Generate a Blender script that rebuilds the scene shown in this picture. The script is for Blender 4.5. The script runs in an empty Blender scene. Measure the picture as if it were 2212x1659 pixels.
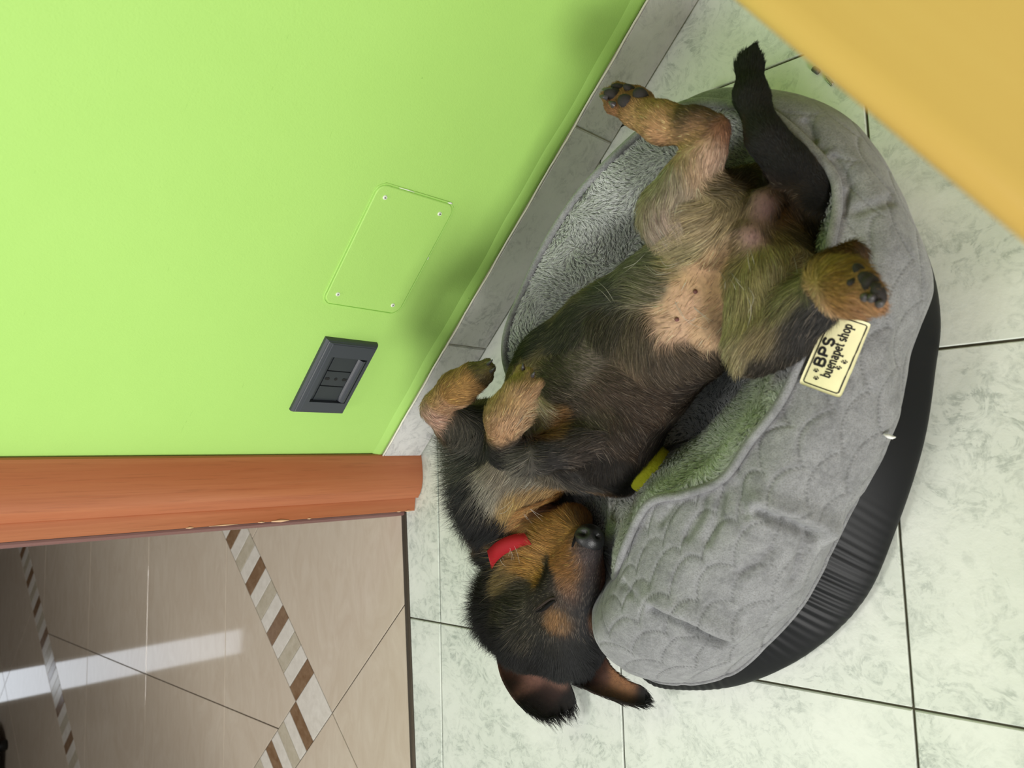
import bpy, bmesh, math, random
import numpy as np
from mathutils import Vector, Matrix
from mathutils.bvhtree import BVHTree
rng = np.random.default_rng(7); random.seed(7)
scn = bpy.context.scene
col = scn.collection

# ------------------------------------------------------------------ camera, world, lamps, exposure
CR = np.array([[0.72462846, 0.09246202, 0.68290876], [-0.02693071, 0.99400072, -0.10600619], [-0.68861334, 0.05842388, 0.72277127]])
CC = np.array([0.9192366, 0.2364212, 0.7980972]); CF = 1662.094
cam = bpy.data.cameras.new('camera'); cam_o = bpy.data.objects.new('camera', cam); col.objects.link(cam_o)
M = Matrix([list(CR[i]) + [CC[i]] for i in range(3)] + [[0, 0, 0, 1]])
cam_o.matrix_world = M
cam.sensor_width = 36; cam.sensor_fit = 'HORIZONTAL'; cam.lens = CF * 36 / 2212
cam.clip_start = 0.02
cam.dof.use_dof = True; cam.dof.focus_distance = 0.93; cam.dof.aperture_fstop = 7.5
scn.camera = cam_o

world = bpy.data.worlds.new('room_light'); scn.world = world; world.use_nodes = True
bg = world.node_tree.nodes['Background']; bg.inputs[0].default_value = (0.93, 0.96, 1.0, 1); bg.inputs[1].default_value = 0.38

def area(name, loc, target, sx, sy, power, color):
    l = bpy.data.lights.new(name, 'AREA'); l.shape = 'RECTANGLE'; l.size = sx; l.size_y = sy; l.energy = power; l.color = color
    o = bpy.data.objects.new(name, l); col.objects.link(o); o.location = loc
    o.rotation_euler = (Vector(target) - Vector(loc)).to_track_quat('-Z', 'Y').to_euler()
    return o
area('window_daylight', (2.1, -1.75, 1.35), (0.3, 0.3, 0.15), .9, 1.0, 66, (1.0, 0.985, 0.95))
area('hall_fill_light', (-.32, -.55, 1.9), (-.45, -.45, 0), .5, .5, 15, (1.0, .97, .93))  # added fill to brighten the hall floor near the doorway, not a known lamp
vs = scn.view_settings; scn.display_settings.display_device = 'sRGB'
vs.view_transform = 'Standard'; vs.look = 'None'; vs.exposure = 0.0; vs.gamma = 1.0; vs.use_curve_mapping = False

# ------------------------------------------------------------------ helpers
def at(px, py, z):
    """point of the room at height z that the photograph shows at pixel px,py"""
    d = CR @ np.array([(px - 1106) / CF, -(py - 829.5) / CF, -1.0])
    return CC + d * ((z - CC[2]) / d[2])
def ray(px, py):
    d = CR @ np.array([(px - 1106) / CF, -(py - 829.5) / CF, -1.0])
    return d / np.linalg.norm(d)
def srgb(r, g, b):
    f = lambda c: (c / 255 / 12.92) if c / 255 <= .04045 else ((c / 255 + .055) / 1.055) ** 2.4
    return (f(r), f(g), f(b))
def setp(o, parent):
    if parent is not None:
        o.parent = parent
        if parent.type == 'EMPTY':
            o.matrix_parent_inverse = parent.matrix_basis.inverted()
def mk(name, verts, faces, mat=None, parent=None, smooth=False):
    me = bpy.data.meshes.new(name)
    me.from_pydata([tuple(map(float, v)) for v in verts], [], [tuple(map(int, f)) for f in faces])
    if smooth: me.polygons.foreach_set('use_smooth', [True] * len(me.polygons))
    me.update()
    o = bpy.data.objects.new(name, me); col.objects.link(o)
    if mat: me.materials.append(mat)
    setp(o, parent)
    return o
def from_bm(name, bm, mat, parent=None, smooth=False):
    me = bpy.data.meshes.new(name); bm.normal_update(); bm.to_mesh(me); bm.free()
    if smooth: me.polygons.foreach_set('use_smooth', [True] * len(me.polygons))
    o = bpy.data.objects.new(name, me); col.objects.link(o)
    if mat: me.materials.append(mat)
    setp(o, parent); return o
def empty(name, loc, label, cat, group=None):
    o = bpy.data.objects.new(name, None); col.objects.link(o); o.location = loc; o.empty_display_size = .05
    o['label'] = label; o['category'] = cat
    if group: o['group'] = group
    return o
def structure(o, label=None):
    o['kind'] = 'structure'
    if label: o['label'] = label
    return o
def box_bm(bm, lo, hi, mtx=None, bevel=0, seg=2):
    r = bmesh.ops.create_cube(bm, size=1)
    vsx = r['verts']
    for v in vsx:
        v.co = Vector([lo[i] + (v.co[i] + .5) * (hi[i] - lo[i]) for i in range(3)])
    if bevel:
        es = list({e for v in vsx for e in v.link_edges})
        rb = bmesh.ops.bevel(bm, geom=es, offset=bevel, segments=seg, profile=.5, affect='EDGES')
        vsx = list({v for v in rb['verts']} | {v for v in vsx if v.is_valid})
    if mtx is not None: bmesh.ops.transform(bm, matrix=mtx, verts=vsx)
    return vsx
def box(name, lo, hi, mat, parent=None, mtx=None, bevel=0, seg=2, smooth=False):
    bm = bmesh.new(); box_bm(bm, lo, hi, None, bevel, seg)
    if mtx is not None: bm.transform(mtx)
    return from_bm(name, bm, mat, parent, smooth)
def tube(name, pts, radii, mat, parent=None, seg=10, closed=False):
    pts = np.asarray(pts, float); n = len(pts); radii = np.broadcast_to(np.asarray(radii, float), (n,))
    V = []; F = []
    tang = np.zeros_like(pts)
    for i in range(n):
        a = pts[(i - 1) % n] if (closed or i > 0) else pts[i]; b = pts[(i + 1) % n] if (closed or i < n - 1) else pts[i]
        t = b - a; tang[i] = t / (np.linalg.norm(t) + 1e-12)
    up = np.array([0, 0, 1.]) if abs(tang[0][2]) < .9 else np.array([1., 0, 0])
    for i in range(n):
        u = up - tang[i] * (up @ tang[i]); u /= np.linalg.norm(u) + 1e-12; up = u
        w = np.cross(tang[i], u)
        for k in range(seg):
            a = 2 * math.pi * k / seg
            V.append(pts[i] + radii[i] * (math.cos(a) * u + math.sin(a) * w))
    m = n if closed else n - 1
    for i in range(m):
        for k in range(seg):
            j = (i + 1) % n
            F.append((i * seg + k, i * seg + (k + 1) % seg, j * seg + (k + 1) % seg, j * seg + k))
    if not closed:
        F.append(tuple(range(seg - 1, -1, -1))); F.append(tuple((n - 1) * seg + k for k in range(seg)))
    return mk(name, V, F, mat, parent, True)
def catmull(P, per, closed=True):
    P = np.asarray(P, float); n = len(P); out = []
    rngi = range(n) if closed else range(n - 1)
    for i in rngi:
        if closed: p0, p1, p2, p3 = P[i - 1], P[i], P[(i + 1) % n], P[(i + 2) % n]
        else: p0, p1, p2, p3 = P[max(i - 1, 0)], P[i], P[i + 1], P[min(i + 2, n - 1)]
        for k in range(per):
            t = k / per
            out.append(.5 * ((2 * p1) + (-p0 + p2) * t + (2 * p0 - 5 * p1 + 4 * p2 - p3) * t * t + (-p0 + 3 * p1 - 3 * p2 + p3) * t ** 3))
    if not closed: out.append(P[-1])
    return np.array(out)

# ------------------------------------------------------------------ materials
class NT:
    def __init__(s, name):
        s.m = bpy.data.materials.new(name); s.m.use_nodes = True; s.t = s.m.node_tree
        s.b = s.t.nodes['Principled BSDF']; s.out = s.t.nodes['Material Output']
    def n(s, typ, **kw):
        nd = s.t.nodes.new(typ)
        for k, v in kw.items(): setattr(nd, k, v)
        return nd
    def l(s, a, b): s.t.links.new(a, b)
    def mix(s, fac, a, b, mode='MIX'):
        nd = s.n('ShaderNodeMix', data_type='RGBA', blend_type=mode)
        for i, v in ((0, fac), (6, a), (7, b)):
            if hasattr(v, 'is_linked') or hasattr(v, 'links'): s.l(v, nd.inputs[i])
            elif isinstance(v, (int, float)): nd.inputs[i].default_value = v
            else: nd.inputs[i].default_value = (*v[:3], 1)
        return nd.outputs[2]
    def noise(s, scale, detail=4, rough=.55, vec=None, dist=0):
        nd = s.n('ShaderNodeTexNoise'); nd.inputs['Scale'].default_value = scale; nd.inputs['Detail'].default_value = detail
        nd.inputs['Roughness'].default_value = rough; nd.inputs['Distortion'].default_value = dist
        if vec is not None: s.l(vec, nd.inputs['Vector'])
        return nd.outputs['Fac']
    def ramp(s, fac, stops):
        nd = s.n('ShaderNodeValToRGB'); cr = nd.color_ramp
        while len(cr.elements) < len(stops): cr.elements.new(.5)
        for e, (p, c) in zip(cr.elements, stops):
            e.position = p; e.color = (*c, 1) if not isinstance(c, (int, float)) else (c, c, c, 1)
        s.l(fac, nd.inputs[0]); return nd.outputs[0]
    def pos(s, scale=(1, 1, 1), rand=0.0, coord='Object'):
        if coord == 'World': src = s.n('ShaderNodeNewGeometry').outputs['Position']
        else: src = s.n('ShaderNodeTexCoord').outputs[coord]
        mp = s.n('ShaderNodeMapping'); mp.inputs['Scale'].default_value = scale; s.l(src, mp.inputs['Vector'])
        if rand:
            oi = s.n('ShaderNodeObjectInfo'); mu = s.n('ShaderNodeVectorMath', operation='SCALE'); cmb = s.n('ShaderNodeCombineXYZ')
            s.l(oi.outputs['Random'], cmb.inputs[0]); s.l(oi.outputs['Random'], cmb.inputs[1]); s.l(oi.outputs['Random'], cmb.inputs[2])
            s.l(cmb.outputs[0], mu.inputs[0]); mu.inputs['Scale'].default_value = rand
            ad = s.n('ShaderNodeVectorMath', operation='ADD'); s.l(src, ad.inputs[0]); s.l(mu.outputs[0], ad.inputs[1])
            s.l(ad.outputs[0], mp.inputs['Vector'])
        return mp.outputs[0]
    def bump(s, h, strength=.3, dist=.001):
        nd = s.n('ShaderNodeBump'); nd.inputs['Strength'].default_value = strength; nd.inputs['Distance'].default_value = dist
        s.l(h, nd.inputs['Height']); s.l(nd.outputs[0], s.b.inputs['Normal'])
    def base(s, v):
        if hasattr(v, 'links'): s.l(v, s.b.inputs['Base Color'])
        else: s.b.inputs['Base Color'].default_value = (*v[:3], 1)
    def rough(s, v, spec=None, metal=None):
        s.b.inputs['Roughness'].default_value = v
        if spec is not None: s.b.inputs['Specular IOR Level'].default_value = spec
        if metal is not None: s.b.inputs['Metallic'].default_value = metal

def simple(name, c, rough=.5, spec=.5, metal=0, bump=None):
    t = NT(name); v = t.noise((bump or (60,))[0], 3, .6, t.pos())
    t.base(t.mix(v, tuple(x * .88 for x in c), tuple(min(1, x * 1.1) for x in c))); t.rough(rough, spec, metal)
    if bump: t.bump(v, bump[1], bump[2])
    return t.m

def marble(name, light, mid, vein, rough, amount, bumpd):
    t = NT(name); p = t.pos(rand=37.0, coord='World')
    big = t.noise(9, 5, .6, p, .6)
    n1 = t.noise(26, 8, .68, p, 1.6)
    n2 = t.noise(70, 8, .7, p, .8)
    c = t.mix(t.ramp(big, [(.35, 0.), (.7, 1.)]), light, mid)
    veins = t.ramp(n1, [(.44, 0.), (.495, 1.), (.515, 1.), (.60, 0.)])
    spots = t.ramp(n2, [(.42, 0.), (.62, 1.)])
    mk_ = t.mix(1.0, veins, spots, 'MULTIPLY')
    mk2 = t.mix(1.0, mk_, t.ramp(big, [(.36, .12), (.64, 1.)]), 'MULTIPLY')
    sc = t.mix(amount, (0, 0, 0), mk2)
    t.base(t.mix(sc, c, vein)); t.rough(rough, .45)
    t.bump(t.noise(55, 6, .6, p), .28, bumpd); return t.m
M_tile = marble('white_marbled_ceramic', srgb(231, 236, 226), srgb(215, 222, 211), srgb(136, 148, 138), .42, .66, .0022)
M_skirt = marble('grey_marbled_ceramic', srgb(222, 220, 218), srgb(204, 202, 200), srgb(140, 140, 142), .3, .7, .0007)
def tan_mat():
    t = NT('tan_polished_ceramic'); p = t.pos(rand=11.0, coord='World'); ps = t.pos(scale=(10, 3.5, 10), rand=11.0, coord='World')
    n = t.noise(2.2, 6, .65, ps, 2.2); m = t.noise(5, 3, .5, p)
    c = t.mix(t.ramp(n, [(.35, 0.), (.68, 1.)]), srgb(204, 190, 170), srgb(216, 205, 187))
    t.base(t.mix(m, c, t.mix(.5, c, srgb(196, 180, 160)))); t.rough(.055, .5); return t.m
M_tan = tan_mat()
def stripe_mat(name, a, b):
    t = NT(name); p = t.pos(rand=23.0, coord='World'); n = t.noise(60, 6, .7, p, .5)
    t.base(t.mix(t.ramp(n, [(.35, 0.), (.65, 1.)]), a, b)); t.rough(.25, .5); return t.m
M_strip = {'brown': stripe_mat('brown_mosaic', srgb(120, 92, 66), srgb(142, 116, 90)), 'grey': stripe_mat('greige_mosaic', srgb(182, 172, 150), srgb(198, 190, 170)),
           'light': stripe_mat('ivory_mosaic', srgb(212, 206, 194), srgb(226, 221, 210))}
M_grout = simple('dark_grout', srgb(96, 92, 78), .9, .2, bump=(300, .4, .001))
M_groutd = simple('black_grout', srgb(58, 52, 46), .9, .2)
def wallpaint():
    t = NT('lime_green_wall_paint'); p = t.pos(coord='World')
    n = t.noise(420, 3, .6, p); w = t.noise(14, 5, .6, p); s_ = t.noise(6, 4, .6, p)
    # hairline scuffs and tiny chips of the paint
    sp = t.pos(scale=(18, 18, 190), coord='World'); sc = t.ramp(t.noise(1.0, 2, .5, sp, 1.5), [(.76, 0.), (.79, 1.)])
    ch = t.ramp(t.noise(55, 2, .5, p), [(.80, 0.), (.815, 1.)])
    c = t.mix(s_, srgb(174, 220, 112), srgb(181, 226, 120))
    c = t.mix(t.mix(.35, (0, 0, 0), sc), c, srgb(116, 168, 62)); c = t.mix(ch, c, srgb(120, 170, 76))
    t.base(c); t.rough(.55, .35)
    h = t.n('ShaderNodeMath', operation='ADD'); t.l(n, h.inputs[0]); m2 = t.n('ShaderNodeMath', operation='MULTIPLY'); t.l(w, m2.inputs[0]); m2.inputs[1].default_value = 3
    t.l(m2.outputs[0], h.inputs[1]); t.bump(h.outputs[0], .35, .0007); return t.m
M_wall = wallpaint()
M_plaster = simple('white_plaster', srgb(225, 222, 214), .9, .2)
def wood(name, a, b, c3, rough, axis='z', scale=1.0, spec=.4):
    t = NT(name); sc = {'z': (90, 90, 3.0), 'x': (3.0, 60, 60)}[axis]
    p = t.pos(scale=tuple(v * scale for v in sc)); n = t.noise(1, 5, .6, p, .6); f = t.noise(5, 3, .6, p)
    p2 = t.pos(scale=tuple(v * scale * .3 for v in sc)); g = t.noise(1, 4, .5, p2, 1.0)
    k = t.mix(t.ramp(n, [(.3, 0.), (.7, 1.)]), a, b); k = t.mix(t.ramp(g, [(.35, 0.), (.75, 1.)]), k, c3)
    k = t.mix(t.ramp(f, [(.56, 0.), (.72, .35)]), k, tuple(x * .6 for x in a))
    t.base(k); t.rough(rough, spec); t.bump(f, .15, .0004); return t.m
M_casing = wood('orange_brown_varnished_wood', srgb(170, 98, 62), srgb(190, 120, 80), srgb(180, 104, 68), .33)
M_table = wood('honey_varnished_wood', srgb(222, 174, 92), srgb(240, 202, 122), srgb(232, 188, 104), .35, 'x', .18)
M_jamb = wood('shade_tinted_brown_jamb', srgb(120, 84, 78), srgb(138, 102, 96), srgb(128, 92, 86), .3)  # brown wood with its shade put into the colour as a mauve tint
M_seal = simple('dark_brown_seal', srgb(62, 42, 32), .5)
M_thr = simple('brushed_bronze_strip', srgb(120, 112, 100), .35, .5, .7)
M_socket = simple('anthracite_plastic', srgb(62, 66, 72), .38, .5, bump=(900, .08, .0002))
M_socketd = simple('charcoal_plastic', srgb(48, 53, 56), .45, .5, bump=(900, .08, .0002))
M_hole = simple('black_hole_plastic', srgb(14, 14, 15), .6)
M_screw = simple('painted_screw_metal', srgb(236, 240, 226), .35, .5, .1)
M_chip = simple('bare_white_filler', srgb(240, 240, 236), .9)
M_steel = simple('steel', srgb(176, 176, 178), .3, .5, .9)
M_black = simple('black_plastic', srgb(20, 20, 20), .5)

# ------------------------------------------------------------------ polygon tiles
def clip(poly, a, b, c):
    """keep the side a*x+b*y<=c"""
    out = []
    for i in range(len(poly)):
        p, q = poly[i], poly[(i + 1) % len(poly)]
        dp, dq = a * p[0] + b * p[1] - c, a * q[0] + b * q[1] - c
        if dp <= 0: out.append(p)
        if dp * dq < 0:
            t = dp / (dp - dq); out.append((p[0] + t * (q[0] - p[0]), p[1] + t * (q[1] - p[1])))
    return out
def area2(poly): return abs(sum(poly[i][0] * poly[(i + 1) % len(poly)][1] - poly[(i + 1) % len(poly)][0] * poly[i][1] for i in range(len(poly)))) / 2
def inset(poly, d):
    q = list(poly)
    sgn = sum(poly[i][0] * poly[(i + 1) % len(poly)][1] - poly[(i + 1) % len(poly)][0] * poly[i][1] for i in range(len(poly)))
    P = poly if sgn > 0 else poly[::-1]; q = list(P)
    for i in range(len(P)):
        a, b = P[i], P[(i + 1) % len(P)]
        ex, ey = b[0] - a[0], b[1] - a[1]; L = math.hypot(ex, ey)
        if L < 1e-9: continue
        nx, ny = ey / L, -ex / L
        q = clip(q, nx, ny, nx * a[0] + ny * a[1] - d)
        if len(q) < 3: return []
    return q
def tile_poly(name, poly, mat, parent, joint=.0013, thick=.006, bev=.0009, top=0.0):
    P = inset(poly, joint)
    if len(P) < 3 or area2(P) < 4e-5: return None
    I = inset(P, bev)
    if len(I) != len(P): I = [(p[0] * .995 + sum(x[0] for x in P) / len(P) * .005, p[1] * .995 + sum(x[1] for x in P) / len(P) * .005) for p in P]
    cx = sum(x[0] for x in P) / len(P); cy = sum(x[1] for x in P) / len(P)
    # order both loops alike
    I = sorted(I, key=lambda p: math.atan2(p[1] - cy, p[0] - cx)); P = sorted(P, key=lambda p: math.atan2(p[1] - cy, p[0] - cx))
    n = len(P)
    V = [(p[0] - cx, p[1] - cy, -thick) for p in P] + [(p[0] - cx, p[1] - cy, -bev) for p in P] + [(p[0] - cx, p[1] - cy, 0) for p in I]
    F = [tuple(range(2 * n, 3 * n))]
    for i in range(n):
        j = (i + 1) % n
        F += [(i, j, n + j, n + i), (n + i, n + j, 2 * n + j, 2 * n + i)]
    o = mk(name, V, F, mat, parent); o.location = (cx, cy, top)
    return o

T = 0.3355
# kitchen floor
floor = structure(mk('floor', [(-.083, -1.6, -.0035), (2.2, -1.6, -.0035), (2.2, 2.2, -.0035), (-.083, 2.2, -.0035)] , [(0, 1, 2, 3)], M_grout),
                  'white marbled square floor tiles with thin dark joints')
proto = None
for i in range(-1, 7):
    for j in range(-5, 7):
        sq = [(i * T, j * T), ((i + 1) * T, j * T), ((i + 1) * T, (j + 1) * T), (i * T, (j + 1) * T)]
        # threshold edge runs slightly skewed, wall at 45 degrees
        q = clip(sq, -1, -0.0407, 0.0805 - .0067 + .0); q = clip(q, -1, 1, .3035) if len(q) > 2 else q
        if len(q) < 3 or area2(q) < 2e-4: continue
        if len(q) == 4 and abs(area2(q) - T * T) < 1e-6:
            if proto is None: proto = tile_poly('tile', q, M_tile, floor)
            else:
                c = proto.copy(); col.objects.link(c); c.location = ((i + .5) * T, (j + .5) * T, 0)
        else: tile_poly('tile', q, M_tile, floor)

# hall floor beyond the doorway: axis-laid field, mosaic band, diagonal border
S2 = math.sqrt(2)
hall = structure(mk('floor', [(-3.4, -2.4, -.002), (-.078, -2.4, -.002), (-.078, .6, -.002), (-3.4, .6, -.002)], [(0, 1, 2, 3)], M_groutd),
                 'polished tan hall floor tiles with mosaic bands laid diagonally')
u = T
A0, A1, AF1, AF0 = -1.806 * u, -1.44 * u, -6.39 * u, -6.74 * u    # bands: constant x+y
D0, D1 = .667 * u, .314 * u                                       # band: constant y-x
big = [(-3.35, -2.3), (-.079, -2.3), (-.079, .55), (-3.35, .55)]
edgeA = lambda q: clip(q, 1, .0407, -.0835) if len(q) > 2 else q
def hall_tile(poly, mat, cuts, joint=.001):
    q = poly
    for (a, b, c) in cuts:
        if len(q) < 3: return
        q = clip(q, a, b, c)
    if len(q) > 2: q = clip(q, 0, 1, .55)
    if len(q) > 2: q = clip(q, -1, 0, 3.35)
    if len(q) > 2: q = clip(q, 0, -1, 2.3)
    q = edgeA(q)
    if len(q) < 3 or area2(q) < 1e-4: return
    tile_poly('tile', q, mat, hall, joint, .004, .0005)
G = 1.24 * u
for i in range(-3, 3):
    for j in range(-5, 4):
        x0 = -2.078 * u - 2 * G + i * G; y0 = -.755 * u + j * G
        hall_tile([(x0, y0), (x0 + G, y0), (x0 + G, y0 + G), (x0, y0 + G)], M_tan, [(1, 1, A0), (-1, -1, -AF1), (1, -1, -D0)])
def diag(s0, s1, d0, d1):
    """rectangle between x+y in s0..s1 and y-x in d0..d1"""
    f = lambda s, d: ((s - d) / 2, (s + d) / 2)
    return [f(s0, d0), f(s1, d0), f(s1, d1), f(s0, d1)]
H = 1.735 * u
for i in range(-1, 5):                                            # near border, diagonal tiles
    for j in range(-5, 4):
        hall_tile(diag(A1 + i * H, A1 + (i + 1) * H, D1 + j * H, D1 + (j + 1) * H), M_tan, [(-1, -1, -A1)])
        hall_tile(diag(A1 - (i + 1) * H, A1 - i * H, D1 - (j + 1) * H, D1 - j * H), M_tan, [(1, 1, A1), (-1, -1, -AF1), (-1, 1, D1)])
for i in range(0, 4):
    for j in range(-3, 4):
        hall_tile(diag(AF0 - (i + 1) * H, AF0 - i * H, 3.83 * u + (j - 1) * H, 3.83 * u + j * H), M_tan, [(1, 1, AF0)])
seq = ['brown', 'light', 'grey', 'light']
w = .1315 * u
k = 0
d = D0
while d < 3.2 * u:                                                # near band going up
    hall_tile(diag(A0, A1, d, d + w), M_strip[seq[k % 4]], [], .0006); d += w; k += 1
hall_tile(diag(A0, A1, D1, D0), M_strip['light'], [], .0006)     # corner square
s = A0; k = 0
while s > -5.2 * u:                                               # band turning away from the corner
    hall_tile(diag(s - w, s, D1, D0), M_strip[seq[k % 4]], [], .0006); s -= w; k += 1
d = 1.2 * u; k = 0
while d < 6.9 * u:
    hall_tile(diag(AF0, AF1, d, d + w), M_strip[['brown', 'light', 'grey', 'light'][k % 4]], [], .0006); d += w; k += 1

# threshold strip between the two floors
thr = structure(mk('trim_1', [], []), 'bronze threshold strip between white and tan floors')
thr.data = bpy.data.meshes.new('trim_1')
bm = bmesh.new()
for a, b, zz in ((-.0835, -.0785, .0015), (-.0785, -.0738, -.0012)):
    P = [(a - .0407 * y, y) for y in (-2.3, .6)] + [(b - .0407 * y, y) for y in (.6, -2.3)]
    vv = [bm.verts.new((x + .0, y, zz)) for x, y in P] + [bm.verts.new((x, y, -.003)) for x, y in P]
    bm.faces.new(vv[:4][::-1])
    for i in range(4): bm.faces.new((vv[i], vv[(i + 1) % 4], vv[4 + (i + 1) % 4], vv[4 + i]))
bmesh.ops.recalc_face_normals(bm, faces=bm.faces); bm.to_mesh(thr.data); bm.free(); thr.data.materials.append(M_thr)

# ------------------------------------------------------------------ green wall, skirting
K0, KW = .2085, .2150
def wp(t, k, z): return np.array([(t - k) / S2, (t + k) / S2, z])
WM = Matrix([[1 / S2, -1 / S2, 0, 0], [1 / S2, 1 / S2, 0, 0], [0, 0, 1, 0], [0, 0, 0, 1]])   # (t, k, z) -> room; k grows into the wall
T0 = .148
wall = structure(box('wall_right', (T0 + .002, KW, 0), (2.6, KW + .1, 2.6), M_wall, None, WM), 'lime green painted wall above tiled skirting')
base = structure(box('baseboard_right', (T0 + .004, K0 + .003, 0), (2.6, KW + .001, .0765), simple('cream_grout', srgb(206, 198, 178), .9), None, WM),
                 'grey marbled skirting tiles along the green wall')
edges = [T0 + .005, 1.1069 * T, 2.126 * T] + [2.126 * T + 1.018 * T * i for i in range(1, 6)]
for a, b in zip(edges[:-1], edges[1:]):
    bm = bmesh.new(); box_bm(bm, (a + .0008, K0, .0015), (b - .0008, K0 + .006, .0755))
    es = [e for e in bm.edges if all(abs(v.co.y - K0) < 1e-5 for v in e.verts)]
    bmesh.ops.bevel(bm, geom=es, offset=.0015, segments=2, affect='EDGES')
    es = [e for e in bm.edges if all(v.co.z > .0754 for v in e.verts) and all(v.co.y < K0 + .0025 for v in e.verts)]
    bm.transform(WM); from_bm('tile', bm, M_skirt, base)
# uneven white grout bead on the skirting's top edge
bead = [wp(t, K0 + .0014, .0762 + .0006 * math.sin(t * 61) + random.uniform(-.0004, .0004)) for t in np.arange(T0 + .006, 1.9, .01)]
tube('grout_bead', bead, .0013, simple('white_grout', srgb(244, 240, 226), .9), base, 6)

# lip of painted plaster left just above the skirting
lv = []; lts = np.arange(T0 + .004, 2.5, .02)
for t_ in lts:
    j_ = .0012 * math.sin(t_ * 23) + .0008 * math.sin(t_ * 57 + 1)
    lv += [wp(t_, KW + .001, .0955 + j_), wp(t_, KW - .0012, .0925 + j_), wp(t_, KW - .0030, .0830 + j_ * .4), wp(t_, KW - .0032, .0770), wp(t_, KW + .001, .0768)]
mk('plaster_lip', lv, [(i * 5 + j, i * 5 + j + 1, (i + 1) * 5 + j + 1, (i + 1) * 5 + j) for i in range(len(lts) - 1) for j in range(4)], M_wall, base, True)

# ------------------------------------------------------------------ door casing (vertical moulding) and jamb
def extrude_plan(name, plan, z0, z1, mat, parent=None, smooth=False):
    n = len(plan); V = [(x, y, z0) for x, y in plan] + [(x, y, z1) for x, y in plan]
    F = [(i, (i + 1) % n, n + (i + 1) % n, n + i) for i in range(n)] + [tuple(range(n - 1, -1, -1)), tuple(range(n, 2 * n))]
    o = mk(name, V, F, mat, parent)
    if smooth:
        for p in o.data.polygons: p.use_smooth = len(p.vertices) == 4
    return o
face = catmull([(-.0385, .2575), (-.0362, .2400), (-.0358, .2200), (-.0395, .2030), (-.0478, .1902)], 6, False)
casing = structure(extrude_plan('door_1', [tuple(p) for p in face] + [(-.11, .1905), (-.11, .2640), (-.0405, .2600)], .0005, 2.15, M_casing, None, False),
                   'orange-brown wooden door casing with a rounded face and chipped inner edge')
structure(extrude_plan('door_lining', [(-.0545, .1885), (-.0572, .1696), (-.0690, .1689), (-.11, .1689), (-.11, .1904), (-.0545, .1904)], .0008, 2.15, M_casing, casing))
extrude_plan('seal', [(-.0690, .1689), (-.0716, .1684), (-.112, .1640), (-.112, .1730), (-.0690, .1730)], .0, 2.15, M_seal, casing)
extrude_plan('jamb', [(-.0835, .1645), (-.0855, .1612), (-.13, .1572), (-.13, .1700), (-.0835, .1700)], .0, 2.15, M_jamb, casing)
# chips of bare wood along the lining's edge
M_bare = simple('bare_chipped_wood', srgb(232, 190, 150), .8)
for z0, z1, wd in ((.008, .02, .0016), (.028, .036, .001), (.225, .252, .0022), (.262, .272, .0012), (.30, .34, .001), (.19, .196, .0012), (.36, .37, .0014)):
    tube('chip', [(-.0571, .1697, z0), (-.0569, .1699, (z0 + z1) / 2), (-.0571, .1697, z1)], [wd * .3, wd, wd * .3], M_bare, casing, 6)

# hall walls, ceiling and its lit doorway: what the polished tan floor mirrors
M_hall = simple('hall_wall_paint', srgb(84, 62, 48), .8, .2)
structure(box('wall_back', (-3.6, -2.5, 0), (-3.4, .8, 2.6), M_hall))
structure(box('wall_left', (-3.4, -2.5, 0), (-.09, -2.4, 2.6), M_hall))
structure(box('wall_front', (-3.4, .62, 0), (-.2, .72, 2.6), M_hall))
structure(box('wall_left', (-.19, -2.4, 0), (-.08, -.72, 2.6), M_plaster))
structure(box('wall_left', (-.19, -.72, 2.1), (-.08, .165, 2.6), M_plaster))
structure(box('wall_left', (-.19, .19, 0), (-.112, .8, 2.6), M_plaster))
structure(box('ceiling', (-3.5, -2.5, 2.6), (-.08, .8, 2.7), M_hall))
win = NT('daylight_through_glass'); win.base((0, 0, 0)); win.b.inputs['Emission Color'].default_value = (.86, .92, 1, 1); win.b.inputs['Emission Strength'].default_value = 2.2
wo = structure(box('window_1', (-3.4, -.79, 0.02), (-3.385, -.655, 1.42), win.m), 'narrow daylit glass door at the far end of the hall')
fr = simple('white_window_frame', srgb(220, 220, 216), .5)
for y in (-.805, -.655):
    box('window_frame', (-3.41, y, .0), (-3.37, y + .015, 1.46), fr, wo)
box('window_bar', (-3.41, -.79, 1.42), (-3.375, -.655, 1.46), fr, wo)

# dark padded footstool at the far end of the hall
fs = empty('footstool', (-2.42, -.78, 0), 'dark brown rounded footstool on the tan hall floor', 'footstool')
bm = bmesh.new(); box_bm(bm, (-2.66, -1.02, .03), (-2.24, -.62, .36), None, .06, 5)
from_bm('cushion', bm, simple('dark_brown_leather', srgb(40, 30, 26), .45), fs, True)
for x in (-2.60, -2.30):
    for y in (-.96, -.68): tube('leg', [(x, y, 0), (x, y, .035)], .018, M_black, fs, 10)

# ------------------------------------------------------------------ power socket
ps_ = empty('power_socket', tuple(wp(.2965, KW, .2278)), 'anthracite three-module power socket plate set in the green wall', 'socket')
def wbox(name, lo, hi, mat, parent, bevel=0, seg=2): return box(name, lo, hi, mat, parent, WM, bevel, seg)
t0, t1, z0, z1 = .2358, .3562, .1885, .2680
it0, it1, iz0, iz1 = .2570, .3320, .1965, .2515
fk = KW - .0095
bm = bmesh.new()
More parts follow.
